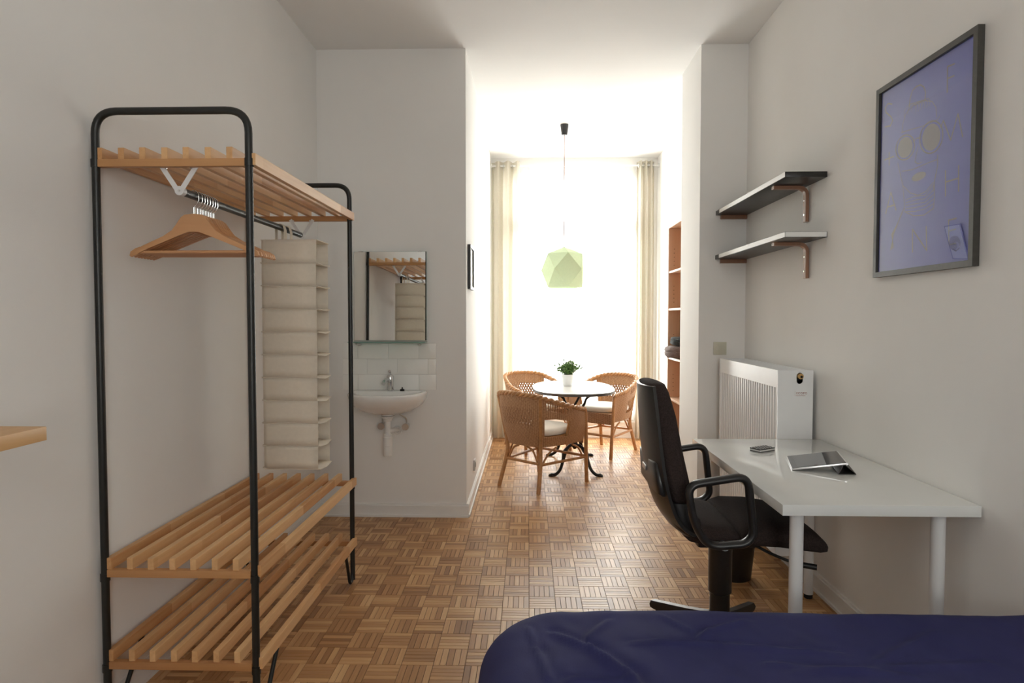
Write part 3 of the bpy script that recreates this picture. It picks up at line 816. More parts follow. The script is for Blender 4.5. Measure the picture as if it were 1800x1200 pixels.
# end caps; the near one has a slot for the valve
vx, vz = onY(1406, 664, AY0).x, onY(1406, 664, AY0).z
cap = [(AX0 - .002, AZ0), (AX1 + .004, AZ0), (AX1 + .004, AZ1 + .001), (AX0 - .002, AZ1 + .001)]
slot = []
for k in range(9): a = PI * k / 8; slot.append((vx + .015 * math.cos(a), vz + .010 + .015 * math.sin(a)))
for k in range(9): a = PI + PI * k / 8; slot.append((vx + .015 * math.cos(a), vz - .014 + .015 * math.sin(a)))
def plate_hole(outer, inner, y0, y1):
    cu = bpy.data.curves.new('plate', 'CURVE'); cu.dimensions = '2D'; cu.fill_mode = 'BOTH'; cu.extrude = abs(y1 - y0) / 2
    for pts in (outer, inner):
        s_ = cu.splines.new('POLY'); s_.points.add(len(pts) - 1); s_.use_cyclic_u = True
        for sp_, p_ in zip(s_.points, pts): sp_.co = (p_[0], p_[1], 0, 1)
    ob = bpy.data.objects.new('plate', cu); COL.objects.link(ob)
    dg = bpy.context.evaluated_depsgraph_get()
    me_ = bpy.data.meshes.new_from_object(ob.evaluated_get(dg)); bpy.data.objects.remove(ob); bpy.data.curves.remove(cu)
    me_.transform(Matrix.Translation((0, (y0 + y1) / 2, 0)) @ Matrix.Rotation(PI / 2, 4, 'X'))
    return me_
ec = place('end_cap', plate_hole(cap, slot, AY0, AY0 + .004), 'white_metal', rad)
b = MB(); b.box(AX0 - .002, AX0 + .002, AY0 + .004, AY0 + .012, AZ0, AZ1 - .012); b.box(AX1, AX1 + .004, AY0 + .004, AY0 + .012, AZ0, AZ1); b.build('cap_rim', 'white_metal', ec)
bx('end_cap', 'white_metal', rad, AX0 - .002, AX1 + .004, AY1 - .012, AY1, AZ0, AZ1 + .001)
MB().cyl((vx, AY0 - .012, vz + .008), (vx, AY0 + .03, vz + .008), .0135, 16).build('valve_body', 'brass', rad, True)
MB().cyl((vx + .003, AY0 - .0135, vz + .006), (vx + .003, AY0 - .011, vz + .006), .006, 10).build('valve_screw', 'hole_dark', rad)
bx('slot_back', 'hole_dark', rad, vx - .025, vx + .025, AY0 + .03, AY0 + .034, vz - .04, vz + .030)
def text_mesh(s_, size, name):
    cu = bpy.data.curves.new(name, 'FONT'); cu.body = s_; cu.size = size; cu.extrude = .0002; cu.align_x = 'LEFT'; cu.space_character = 1.25
    ob = bpy.data.objects.new(name, cu); COL.objects.link(ob)
    dg = bpy.context.evaluated_depsgraph_get(); me_ = bpy.data.meshes.new_from_object(ob.evaluated_get(dg))
    bpy.data.objects.remove(ob); bpy.data.curves.remove(cu)
    return me_
tp = onY(1399.5, 692.5, AY0)
me = text_mesh('ECOPO', .0135, 'brand_lettering'); me.transform(Matrix.Translation((tp.x, AY0 - .0008, tp.z)) @ Matrix.Rotation(PI / 2, 4, 'X'))
place('brand_lettering', me, 'logo_red', rad)
bx('brand_mark', 'logo_red', rad, tp.x - .0012, tp.x + .043, AY0 - .0008, AY0 - .0002, tp.z - .0088, tp.z - .0075)
bx('brand_mark', 'outlet_grey', rad, tp.x - .0065, tp.x - .0053, AY0 - .0008, AY0 - .0002, tp.z - .009, tp.z + .016)
for y in (AY0 + .06, AY0 + .11):
    MB().tube(fillet([(AX1 - .05, y, AZ0 + .01), (AX1 - .05, y, .10), (XR - .03, y, .095), (XR - .03, y, .001)], .02), .009, 10).build('pipe', 'steel', rad, True)
for y in (AY0 + .2, AY1 - .2): bx('wall_bracket', 'white_metal', rad, AX1 - .014, XR - .0005, y - .015, y + .015, .3, .95)

# ------------------------------------------------------------------ black wall shelves on the right
for nm, yn, yfar, lab in (('upper', 303, 378, 'upper of two black wall shelves on wooden brackets above the radiator'), ('lower', 409, 455, 'lower black wall shelf with edge gloss put on as white strips, below the upper one')):
    fx_ = 1.19; Y1 = YC0 - .002
    z = (onX(1380, yn, fx_).z + onY(1252, yfar, YC0).z) / 2
    y0 = onX(1380, yn, fx_).y
    e = empty('black_wall_shelf', ((fx_ + XR) / 2, (y0 + Y1) / 2, z), lab, 'shelf', 'black shelves above the radiator')
    bx('shelf_board', 'shelf_black', e, fx_, XR - .001, y0, Y1, z - .012, z + .014, bev=.0012)
    q = MB(); q.box(fx_ - .0008, fx_ + .0005, y0 + .001, Y1 - .08, z - .010, z + .0125)
    if nm == 'lower': q.box(fx_ + .001, XR - .004, y0 - .0008, y0 + .0005, z - .010, z + .0125)
    q.build('edge_gloss', 'trim_white', e)  # white strips stand in for light reflected by the glossy black edges
    # bent wooden bracket near the front end
    yb = y0 + .20
    path = fillet([(fx_ + .02, yb, z - .021), (XR - .011, yb, z - .021), (XR - .011, yb, z - .19)], .045, 8)
    n_ = len(path); R = []
    for i, p_ in enumerate(path):
        t = (path[min(i + 1, n_ - 1)] - path[max(i - 1, 0)]).normalized(); w = Vector((-t.z, 0, t.x)) * .008
        R.append([p_ + w + Vector((0, -.015, 0)), p_ + w + Vector((0, .015, 0)), p_ - w + Vector((0, .015, 0)), p_ - w + Vector((0, -.015, 0))])
    br = MB().rings(R).build('bracket', 'bracket_wood', e, True, 30)
    for zz in (z - .085, z - .155): MB().cyl((XR - .019, yb, zz), (XR - .0215, yb, zz), .005, 10).build('screw', 'chrome', br)
    bx('support_cleat', 'bracket_wood', e, fx_ + .03, XR - .003, Y1 - .022, Y1, z - .037, z - .0125)

# ------------------------------------------------------------------ framed poster
PXW = XR - .001; dep = .022
py0, py1 = onX(1714, 260, XR - dep).y, onX(1537, 330, XR - dep).y
pz0, pz1 = 1.462, 2.193
po = empty('framed_poster', (XR, (py0 + py1) / 2, pz0), 'large lilac poster of a face in round glasses in a dark frame', 'poster')
q = MB(); f = .020; xa, xb = XR - dep, PXW
q.box(xa, xb, py0, py0 + f, pz0, pz1); q.box(xa, xb, py1 - f, py1, pz0, pz1)
q.box(xa, xb, py0 + f, py1 - f, pz0, pz0 + f); q.box(xa, xb, py0 + f, py1 - f, pz1 - f, pz1)
q.build('frame', 'picture_frame', po)
bx('print_sheet', 'poster_paper', po, XR - .010, XR - .003, py0 + f, py1 - f, pz0 + f, pz1 - f)
XS = XR - .0104
def stroke(b, pts, w, x=XS):
    """flat ink line on the sheet; pts are photo pixels on the sheet plane"""
    P_ = [onX(px_, py_, x) for px_, py_ in pts]
    for a_, c_ in zip(P_, P_[1:]):
        d = (c_ - a_); d.x = 0
        if d.length < 1e-6: continue
        d.normalize(); n2 = Vector((0, -d.z, d.y)) * w / 2; e_ = d * w * .3
        b.bm.faces.new([b.bm.verts.new((x, v.y, v.z)) for v in (a_ - e_ - n2, c_ + e_ - n2, c_ + e_ + n2, a_ - e_ + n2)])
def zp(L, ox, oy, sc): return [(ox + x / sc, oy + y / sc) for x, y in L]
A_ = lambda L: zp(L, 1520, 40, 5.0)      # notes taken in enlarged crops of the photograph
B_ = lambda L: zp(L, 1520, 260, 5.0)
def ell(cx, cy, rx, ry, a0=0, a1=360, n=24, tilt=0.0):
    out = []
    for k in range(n + 1):
        a = math.radians(a0 + (a1 - a0) * k / n); u, v = rx * math.cos(a), ry * math.sin(a)
        out.append((cx + u, cy + v - tilt * u))
    return out
LET = [A_([(240, 715), (205, 710), (180, 750), (190, 790), (230, 825), (245, 860), (225, 905), (180, 915)]),
       A_([(725, 610), (728, 385)]), A_([(728, 385), (790, 360)]), A_([(728, 490), (785, 465)]),
       A_([(665, 920), (692, 860), (755, 1030), (820, 800), (860, 1000)]),
       B_([(215, 40), (215, 150)]), B_([(175, 105), (255, 75)]),
       B_([(710, 200), (710, 420)]), B_([(825, 155), (825, 380)]), B_([(710, 300), (825, 265)]),
       B_([(185, 575), (230, 390), (275, 545)]), B_([(200, 520), (262, 500)]),
       B_([(420, 915), (420, 715), (545, 900), (540, 690)]),
       B_([(740, 850), (737, 635)]), B_([(737, 635), (805, 618)]), B_([(737, 730), (800, 712)]), B_([(740, 850), (800, 838)])]
b = MB()
for L in LET: stroke(b, L, .0048)
b.build('lettering', 'poster_ink', po)
b = MB()
stroke(b, A_([(390, 745), (400, 660), (420, 595), (455, 560), (490, 545), (520, 565), (535, 610), (530, 670)]), .004)
for s_ in range(6):                                   # hair tied up: looping thin strands
    stroke(b, A_(ell(470 + 28 * s_ - 70, 745 - 12 * s_ + 30, 55 - 4 * s_, 60 - 3 * s_, 150 + 10 * s_, 400, 16, .5)), .0016)
stroke(b, A_([(330, 960), (335, 890), (360, 800), (420, 730), (520, 685), (590, 690), (625, 740), (630, 830)]), .0022)
stroke(b, A_([(320, 965), (400, 940), (520, 905), (640, 850), (660, 820)]), .0022)
for cx_, cy_, rx_, ry_ in ((355, 1095, 82, 108), (585, 1005, 102, 140)):
    stroke(b, A_(ell(cx_, cy_, rx_, ry_, tilt=.25)), .0045)
stroke(b, A_([(425, 1050), (455, 1015), (490, 1010)]), .003)
stroke(b, A_([(470, 1090), (455, 1150), (440, 1220), (470, 1240), (500, 1225)]), .0022)
stroke(b, B_([(290, 130), (310, 220), (335, 330), (400, 395), (470, 415), (540, 380), (605, 300)]), .0022)
stroke(b, B_([(335, 330), (345, 440), (350, 560)]), .0022)
stroke(b, B_([(640, 60), (640, 160), (615, 280), (600, 380)]), .003)
stroke(b, B_([(330, 205), (420, 190), (560, 130), (640, 100)]), .0022)
for s_ in range(5):                                   # scarf folds
    stroke(b, B_([(360, 455 + 26 * s_), (440, 425 + 33 * s_), (530, 415 + 30 * s_), (610, 320 + 42 * s_)]), .0018)
stroke(b, B_([(350, 560), (430, 595), (520, 590), (605, 530), (615, 420), (610, 300)]), .0026)
for s_ in range(6):
    stroke(b, B_([(350 - 5 * s_, 520 + 10 * s_), (300 - 2 * s_, 640 + 4 * s_), (255 - 4 * s_, 760), (225 + 6 * s_, 900 - 5 * s_)]), .0022)
b.build('line_drawing', 'poster_ink', po)
b = MB()
def blob(pts): b.bm.faces.new([b.bm.verts.new((XS + .0001, onX(x_, y_, XS).y, onX(x_, y_, XS).z)) for x_, y_ in pts[:-1]])
blob(A_(ell(355, 1095, 66, 92, tilt=.25))); blob(A_(ell(585, 1005, 80, 118, tilt=.25)))
blob(B_(ell(475, 250, 62, 36, tilt=.35)))
b.build('filled_shapes', 'poster_ink', po)
bx('glass_sheet', 'picture_glass', po, XR - .0150, XR - .0135, py0 + f, py1 - f, pz0 + f, pz1 - f)
cd = empty('clear_card', (XR - .016, onX(1680, 420, XR - .016).y, onX(1680, 456, XR - .016).z), 'small clear card with blue edge stuck on the lower corner of the poster', 'card')
XK = XR - .0162
cc = B_([(700, 690), (835, 668), (865, 800), (910, 975), (775, 972), (735, 830)])
b = MB(); b.bm.faces.new([b.bm.verts.new((XK, onX(x_, y_, XK).y, onX(x_, y_, XK).z)) for x_, y_ in cc])
o = b.build('card_sheet', 'card_clear', cd); md = o.modifiers.new('thick', 'SOLIDIFY'); md.thickness = .0006
b = MB(); stroke(b, cc + [cc[0]], .0032, XK - .0006); stroke(b, cc[1:4], .005, XK - .0007); b.build('card_border', 'card_blue', cd)
b = MB()
for k in range(5): stroke(b, B_(ell(790, 835, 10 + 9 * k, 12 + 12 * k, 20 * k, 300 + 20 * k, 18)), .0022, XK - .0006)
stroke(b, B_([(780, 890), (800, 905), (830, 880)]), .004, XK - .0006)
b.build('card_drawing', 'card_ink', cd)

# ------------------------------------------------------------------ desk
DX0, DX1, DY0, DY1, DZ = .780, XR - .006, 1.955, 3.035, .730
dk = empty('desk', ((DX0 + DX1) / 2, (DY0 + DY1) / 2, 0), 'white desk with round legs along the right wall', 'desk')
bx('desk_top', 'desk_white', dk, DX0, DX1, DY0, DY1, DZ - .034, DZ, bev=.0015)
for x, y in ((DX0 + .072, DY0 + .07), (DX1 - .085, DY0 + .07), (DX0 + .090, DY1 - .065), (DX1 - .075, DY1 - .075)):
    lg = MB().lathe(x, y, [(.021, .022), (.021, DZ - .040)], 24).build('leg', 'leg_white', dk, True)
    MB().lathe(x, y, [(.014, .0), (.019, .003), (.019, .022)], 20).build('foot_cap', 'rubber_black', lg, True)
    bx('mount_plate', 'leg_white', lg, x - .04, x + .04, y - .04, y + .04, DZ - .040, DZ - .034)

# dotted notebook and tablet on the desk
c = [onZ(px_, py_, DZ + .014) for px_, py_ in ((1318, 786), (1345, 782), (1362, 786), (1336, 790))]
nb = empty('notebook', (sum((p_.x for p_ in c)) / 4, sum((p_.y for p_ in c)) / 4, DZ), 'small dark notebook with light dots on the desk', 'notebook')
MB().prism([(p_.x, p_.y) for p_ in c], 'Z', DZ + .010, DZ + .014).build('cover', 'notebook_dark', nb)
cen = sum((p_ for p_ in c), Vector()) / 4
MB().prism([((p_.x - cen.x) * .97 + cen.x, (p_.y - cen.y) * .97 + cen.y) for p_ in c], 'Z', DZ + .0035, DZ + .010).build('pages', 'dot_white', nb)
MB().prism([(p_.x, p_.y) for p_ in c], 'Z', DZ + .0005, DZ + .0035).build('cover', 'notebook_dark', nb)
b = MB()
for i in range(6):
    for j in range(4):
        u, v = (i + .5 + (.25 if j % 2 else -.25)) / 6, (j + .5) / 4
        p_ = (c[0].lerp(c[3], v)).lerp(c[1].lerp(c[2], v), u)
        b.cyl((p_.x, p_.y, DZ + .014), (p_.x, p_.y, DZ + .0143), .0026, 10)
b.build('dots', 'dot_white', nb)
# tablet tilted on its folded cover: left edge low, right edge raised
zl, zh = DZ + .0095, DZ + .043
q0, q1 = onZ(1392, 824, zl), onZ(1384, 800, zl)           # low edge near, far
q3, q2 = onZ(1487, 812, zh), onZ(1470, 793, zh)           # raised edge near, far
tb = empty('tablet', ((q0.x + q3.x) / 2, (q0.y + q1.y) / 2, DZ), 'tablet with dark screen propped on its folded black cover on the desk', 'tablet')
qc = (q0 + q1 + q2 + q3) / 4
ux = ((q3 - q0) + (q2 - q1)).normalized(); uy = (q1 - q0) + (q2 - q3); uy = (uy - ux * uy.dot(ux)).normalized()
uz = ux.cross(uy); lenx, leny = .188, .226
q0 = qc - ux * lenx / 2 - uy * leny / 2
def slab(u0, u1, v0, v1, w0, w1, bev=0.0):
    b = MB().box(u0, u1, v0, v1, w0, w1, bev=bev)
    mt = Matrix(((ux.x, uy.x, uz.x, q0.x), (ux.y, uy.y, uz.y, q0.y), (ux.z, uy.z, uz.z, q0.z), (0, 0, 0, 1)))
    bmesh.ops.transform(b.bm, matrix=mt, verts=b.bm.verts); return b
slab(0, lenx, 0, leny, -.008, -.0012, .002).build('tablet_body', 'aluminium', tb, True)
slab(.002, lenx - .002, .002, leny - .002, -.0012, 0).build('bezel', 'tablet_bezel', tb)
slab(.020, lenx - .020, .010, leny - .010, 0, .0003).build('screen', 'screen_dark', tb)
# triangular roll of the cover under the raised edge
e1 = q0 + ux * (lenx - .004) - uz * .009
def tri(v):
    A1 = e1 + uy * v
    return [A1, Vector((A1.x + .036, A1.y - .004, DZ + .002)), Vector((A1.x - .028, A1.y, DZ + .002)), A1 - ux * .012]
b = MB()
V_ = [[b.bm.verts.new(p_) for p_ in tri(v)] for v in (-.004, leny + .004)]
for i in range(3): b.bm.faces.new((V_[0][i], V_[0][i + 1], V_[1][i + 1], V_[1][i]))
o = b.build('folded_cover', 'notebook_dark', tb); md = o.modifiers.new('thick', 'SOLIDIFY'); md.thickness = .0025
MB().cyl(q0 + ux * lenx - uz * .005, q0 + ux * lenx + uy * leny - uz * .005, .0045, 10).build('hinge', 'aluminium', tb, True)

# ------------------------------------------------------------------ waste bin
MB().rings([[(1.035 + r * math.cos(2 * PI * k / 28), 3.20 + r * math.sin(2 * PI * k / 28), z) for k in range(28)] for r, z in ((.080, .001), (.084, .004), (.112, .285), (.115, .288), (.115, .292), (.109, .292), (.081, .010))]).build('waste_bin', 'black_plastic', None, True)
tag(bpy.data.objects['waste_bin'], 'black tapered waste bin on the floor under the desk', 'bin')

# ------------------------------------------------------------------ office chair (faces +X, towards the desk)
CX, CY = .765, 2.545
oc = empty('office_chair', (CX, CY, 0), 'black office chair with dark brown upholstery and loop armrests at the desk', 'chair')
base = MB().lathe(CX, CY, [(.034, .05), (.041, .06), (.041, .175), (.038, .185)], 20).build('base_hub', 'black_plastic', oc, True)
for k in range(5):
    a = math.radians(124 + 72 * k); d = Vector((math.cos(a), math.sin(a), 0)); w = Vector((-d.y, d.x, 0)); c0 = Vector((CX, CY, 0))
    R = []
    for s_, zt_, zb_, hw in ((.02, .172, .085, .026), (.16, .136, .078, .023), (.335, .098, .066, .021), (.352, .095, .068, .020)):
        R.append([c0 + d * s_ + w * hw * .6 + Vector((0, 0, zt_)), c0 + d * s_ + w * hw + Vector((0, 0, (zt_ + zb_) / 2)), c0 + d * s_ + w * hw * .8 + Vector((0, 0, zb_)),
                  c0 + d * s_ - w * hw * .8 + Vector((0, 0, zb_)), c0 + d * s_ - w * hw + Vector((0, 0, (zt_ + zb_) / 2)), c0 + d * s_ - w * hw * .6 + Vector((0, 0, zt_))])
    lg = MB().rings(R).build('base_leg', 'black_plastic', oc, True, 50)
    cp_ = c0 + d * .325
    b = MB()
    for s_ in (-1, 1): b.cyl(cp_ + w * s_ * .008 + Vector((0, 0, .027)), cp_ + w * s_ * .027 + Vector((0, 0, .027)), .026, 18)
    b.cyl(cp_ + Vector((0, 0, .03)), cp_ + Vector((0, 0, .07)), .007, 10)
    b.build('caster', 'rubber_black', lg, True)
MB().lathe(CX, CY, [(.037, .13), (.037, .235), (.043, .24), (.044, .40), (.05, .41)], 24).build('gas_column', 'black_plastic', oc, True)
bx('tilt_mechanism', 'black_plastic', oc, CX - .11, CX + .12, CY - .075, CY + .075, .395, .450, bev=.012)
MB().tube(catmull([(CX + .10, CY - .05, .412), (CX + .17, CY - .10, .385), (CX + .235, CY - .15, .370), (CX + .27, CY - .17, .368)], 5), .006, 8).build('height_lever', 'black_plastic', oc, True)
MB().cyl((CX + .262, CY - .165, .368), (CX + .305, CY - .185, .367), .011, 12).build('lever_knob', 'black_plastic', oc, True)
def loft(secs, name, mat, parent, e=3.0, n=36, plane='XY', ang=60):
    return MB().rings([sell(*c_, a_, b__, n, e, plane) for c_, a_, b__ in secs]).build(name, mat, parent, True, ang)
# shell profile: rear x, front x, z, half width
prof = [(.428, 1.040, .150), (.437, .93, .178), (.449, .80, .195), (.466, .68, .205), (.487, .595, .210), (.520, .52, .212), (.575, .468, .210), (.65, .447, .205), (.74, .440, .19)]
R = []
path = catmull([(x_, CY, z_) for x_, z_, h_ in prof], 5)
hw = catmull([(h_, 0, 0) for x_, z_, h_ in prof], 5)
n_ = len(path)
for i, p_ in enumerate(path):
    t = (path[min(i + 1, n_ - 1)] - path[max(i - 1, 0)]).normalized(); nn = Vector((-t.z, 0, t.x))
    if i < 6 and nn.x < 0: pass
    h_ = hw[i].x; ring = []
    for k in range(13):
        u = -1 + 2 * k / 12; bow = .030 * abs(u) ** 2.2
        ring.append(p_ + Vector((0, u * h_, 0)) + nn * bow)
    for k in range(12, -1, -1):
        u = -1 + 2 * k / 12; bow = .030 * abs(u) ** 2.2 + .012
        ring.append(p_ + Vector((0, u * h_ * .985, 0)) + nn * bow)
    R.append(ring)
MB().rings(R).build('back_shell', 'black_plastic', oc, True, 60)
# back cushion
sec = []
for x_, z_, hx, hy in ((.478, 1.052, .018, .120), (.482, 1.046, .036, .140), (.487, 1.015, .046, .152), (.505, .93, .052, .172), (.525, .80, .056, .188), (.545, .70, .058, .195), (.565, .62, .055, .198), (.572, .600, .040, .185)):
    sec.append(((x_, CY, z_), hx, hy))
loft(sec, 'back_cushion', 'dark_fabric', oc, 3.4)
# lumbar shell plate and lower back pad
loft([((.478, CY, .755), .014, .150), ((.478, CY, .75), .020, .165), ((.490, CY, .64), .022, .190), ((.498, CY, .630), .016, .185)], 'back_plate', 'black_plastic', oc, 4)
bx('hand_grip', 'steel', oc, .4555, .462, CY - .02, CY + .05, .690, .712, bev=.004)
loft([((.560, CY, .605), .050, .192), ((.575, CY, .55), .058, .200), ((.60, CY, .505), .066, .202), ((.62, CY, .48), .055, .195)], 'lower_back_pad', 'black_plastic', oc, 3.5)
# seat in two cushions (rear and front), front rolls down
def seatpart(xs, name):
    R = []
    for x_, zt_, zb_, h_ in xs:
        R.append([(x_, CY + v_[1], (zt_ + zb_) / 2 + v_[2]) for v_ in sell(0, 0, 0, h_, (zt_ - zb_) / 2, 32, 3.6, 'YZ')])
    MB().rings(R).build(name, 'dark_fabric', oc, True, 60)
seatpart([(.590, .515, .455, .17), (.600, .527, .448, .20), (.64, .530, .445, .222), (.72, .524, .445, .232), (.765, .512, .447, .230), (.772, .50, .455, .225)], 'rear_seat_cushion')
seatpart([(.768, .505, .455, .225), (.776, .522, .447, .234), (.82, .537, .445, .240), (.92, .535, .440, .240), (1.02, .520, .425, .234), (1.075, .495, .418, .222), (1.100, .470, .420, .205), (1.108, .455, .430, .19)], 'front_seat_cushion')
for s_ in (-1, 1):
    y_ = CY + s_ * .280
    pts = [(.560, y_, .700), (.775, y_, .735), (.800, y_, .520), (.770, y_, .487), (.640, y_ - s_ * .012, .472), (.585, y_, .56)]
    lp_ = fillet(pts, .045, 7, True)
    MB().tube(lp_, .0145, 12, closed=True, ry=.021, upv=(0, 1, 0)).build('armrest', 'black_plastic', oc, True, 60)
    MB().cyl((.70, y_ - s_ * .01, .475), (.72, CY + s_ * .10, .430), .018, 12).build('arm_mount', 'black_plastic', oc, True)

# the seat is wound up high; column and base keep their size on the floor
for p_ in oc.children:
    if p_.name.split('.')[0] in ('base_hub', 'base_leg'): continue
    if p_.name.startswith('gas_column'):
        for v_ in p_.data.vertices: v_.co.z = .13 + (v_.co.z - .13) * 1.2 if v_.co.z < .39 else v_.co.z * .94 + .078
        continue
    p_.data.transform(Matrix.Translation((0, 0, .078)) @ Matrix.Scale(.94, 4))
oc.location = (.732, 2.42, 0)

# ------------------------------------------------------------------ oval cafe table
TX, TY, TZ = .392, 5.625, .700
a_, bl = .355, .545
tb2 = empty('cafe_table', (TX, TY, 0), 'white marble topped oval table on a black cast iron base by the window', 'table')
def oval(k, z): return sell(TX, TY, z, a_ * k, bl * k, 56, 2.7)
MB().rings([oval(.985, TZ - .006), oval(.992, TZ - .001), oval(.985, TZ)]).build('table_top', 'marble_white', tb2, True, 40)
MB().rings([oval(.985, TZ - .026), oval(1.0, TZ - .022), oval(1.0, TZ - .004), oval(.993, TZ - .002), oval(.99, TZ - .006)]).build('top_edge', 'table_edge', tb2, True, 40)
for s_ in (-1, 1):
    ye = TY + s_ * .25; yf = TY + s_ * .395
    for d in (-1, 1):
        p_ = catmull([(TX + d * .205, yf, .012), (TX + d * .165, yf, .016), (TX + d * .125, yf - s_ * .03, .055), (TX + d * .100, yf - s_ * .07, .13), (TX + d * .085, yf - s_ * .10, .185), (TX + d * .045, yf - s_ * .135, .225), (TX + d * .012, ye, .235)], 6)
        lg = MB().tube(p_, lambda t: .013 + .007 * math.exp(-((t - .62) / .12) ** 2), 10).build('foot_leg', 'cast_iron', tb2, True)
        MB().lathe(TX + d * .203, yf, [(.022, 0), (.024, .006), (.018, .016), (.006, .022)], 14).build('toe', 'cast_iron', lg, True)
        p_ = catmull([(TX + d * .010, ye, .44), (TX + d * .035, ye, .50), (TX + d * .075, ye + s_ * .01, .575), (TX + d * .100, ye + s_ * .03, .635), (TX + d * .150, ye + s_ * .06, .665), (TX + d * .205, ye + s_ * .07, .668)], 6)
        MB().tube(p_, .011, 10).build('upper_arm', 'cast_iron', tb2, True)
    MB().lathe(TX, ye, [(.012, .20), (.026, .22), (.026, .25), (.016, .27), (.020, .34), (.014, .40), (.022, .43), (.022, .455), (.010, .47)], 16).build('upright', 'cast_iron', tb2, True)
MB().tube([(TX, TY - .25, .26), (TX, TY + .25, .26)], .010, 10).build('stretcher', 'cast_iron', tb2, True)
bx('top_rail', 'cast_iron', tb2, TX - .21, TX + .21, TY - .33, TY - .30, TZ - .034, TZ - .026)
bx('top_rail', 'cast_iron', tb2, TX - .21, TX + .21, TY + .30, TY + .33, TZ - .034, TZ - .026)

# potted plant on the table
p_ = onZ(998, 679, TZ); ppx, ppy = p_.x, p_.y + .04
pt = empty('potted_plant', (ppx, ppy, TZ + .001), 'small bushy green plant in a white pot on the oval table', 'plant')
z0 = TZ + .001
MB().rings([[(ppx + r * math.cos(2 * PI * k / 28), ppy + r * math.sin(2 * PI * k / 28), z) for k in range(28)] for r, z in ((.040, z0), (.042, z0 + .003), (.046, z0 + .03), (.0455, z0 + .032), (.052, z0 + .082), (.0545, z0 + .098), (.0545, z0 + .103), (.051, z0 + .103), (.049, z0 + .085))]).build('pot', 'pot_white', pt, True, 40)
MB().lathe(ppx, ppy, [(.049, z0 + .084), (.030, z0 + .090), (.002, z0 + .092)], 16).build('soil', 'soil', pt, True)
b = MB(); rl = random.Random(4); st = MB()
for k in range(80):
    az = rl.uniform(0, 2 * PI); ln = rl.uniform(.06, .135); spread = rl.uniform(.1, 1.0)
    base_ = Vector((ppx + .03 * rl.uniform(-1, 1), ppy + .03 * rl.uniform(-1, 1), z0 + .088))
    tip = base_ + Vector((math.cos(az) * ln * spread * .95, math.sin(az) * ln * spread * .95, ln * (1.05 - .35 * spread)))
    st.tube([base_, base_.lerp(tip, .5) + Vector((0, 0, .008)), tip], .0011, 4)
    for m_ in range(9):
        c_ = base_.lerp(tip, rl.uniform(.35, 1.05)) + Vector((0, 0, .006))
        d = Vector((rl.uniform(-1, 1), rl.uniform(-1, 1), rl.uniform(-.2, .9))).normalized(); u = d.cross(Vector((rl.uniform(-1, 1), rl.uniform(-1, 1), .3))).normalized()
        L_, w_ = rl.uniform(.020, .032), rl.uniform(.007, .011); nrm = d.cross(u)
        vs = [c_, c_ + d * L_ * .5 + u * w_ + nrm * .001, c_ + d * L_ - nrm * .002, c_ + d * L_ * .5 - u * w_ + nrm * .001]
        b.bm.faces.new([b.bm.verts.new(v_) for v_ in vs])
st.build('stems', 'leaf', pt); o = b.build('foliage', 'leaf', pt); o['kind'] = 'stuff'

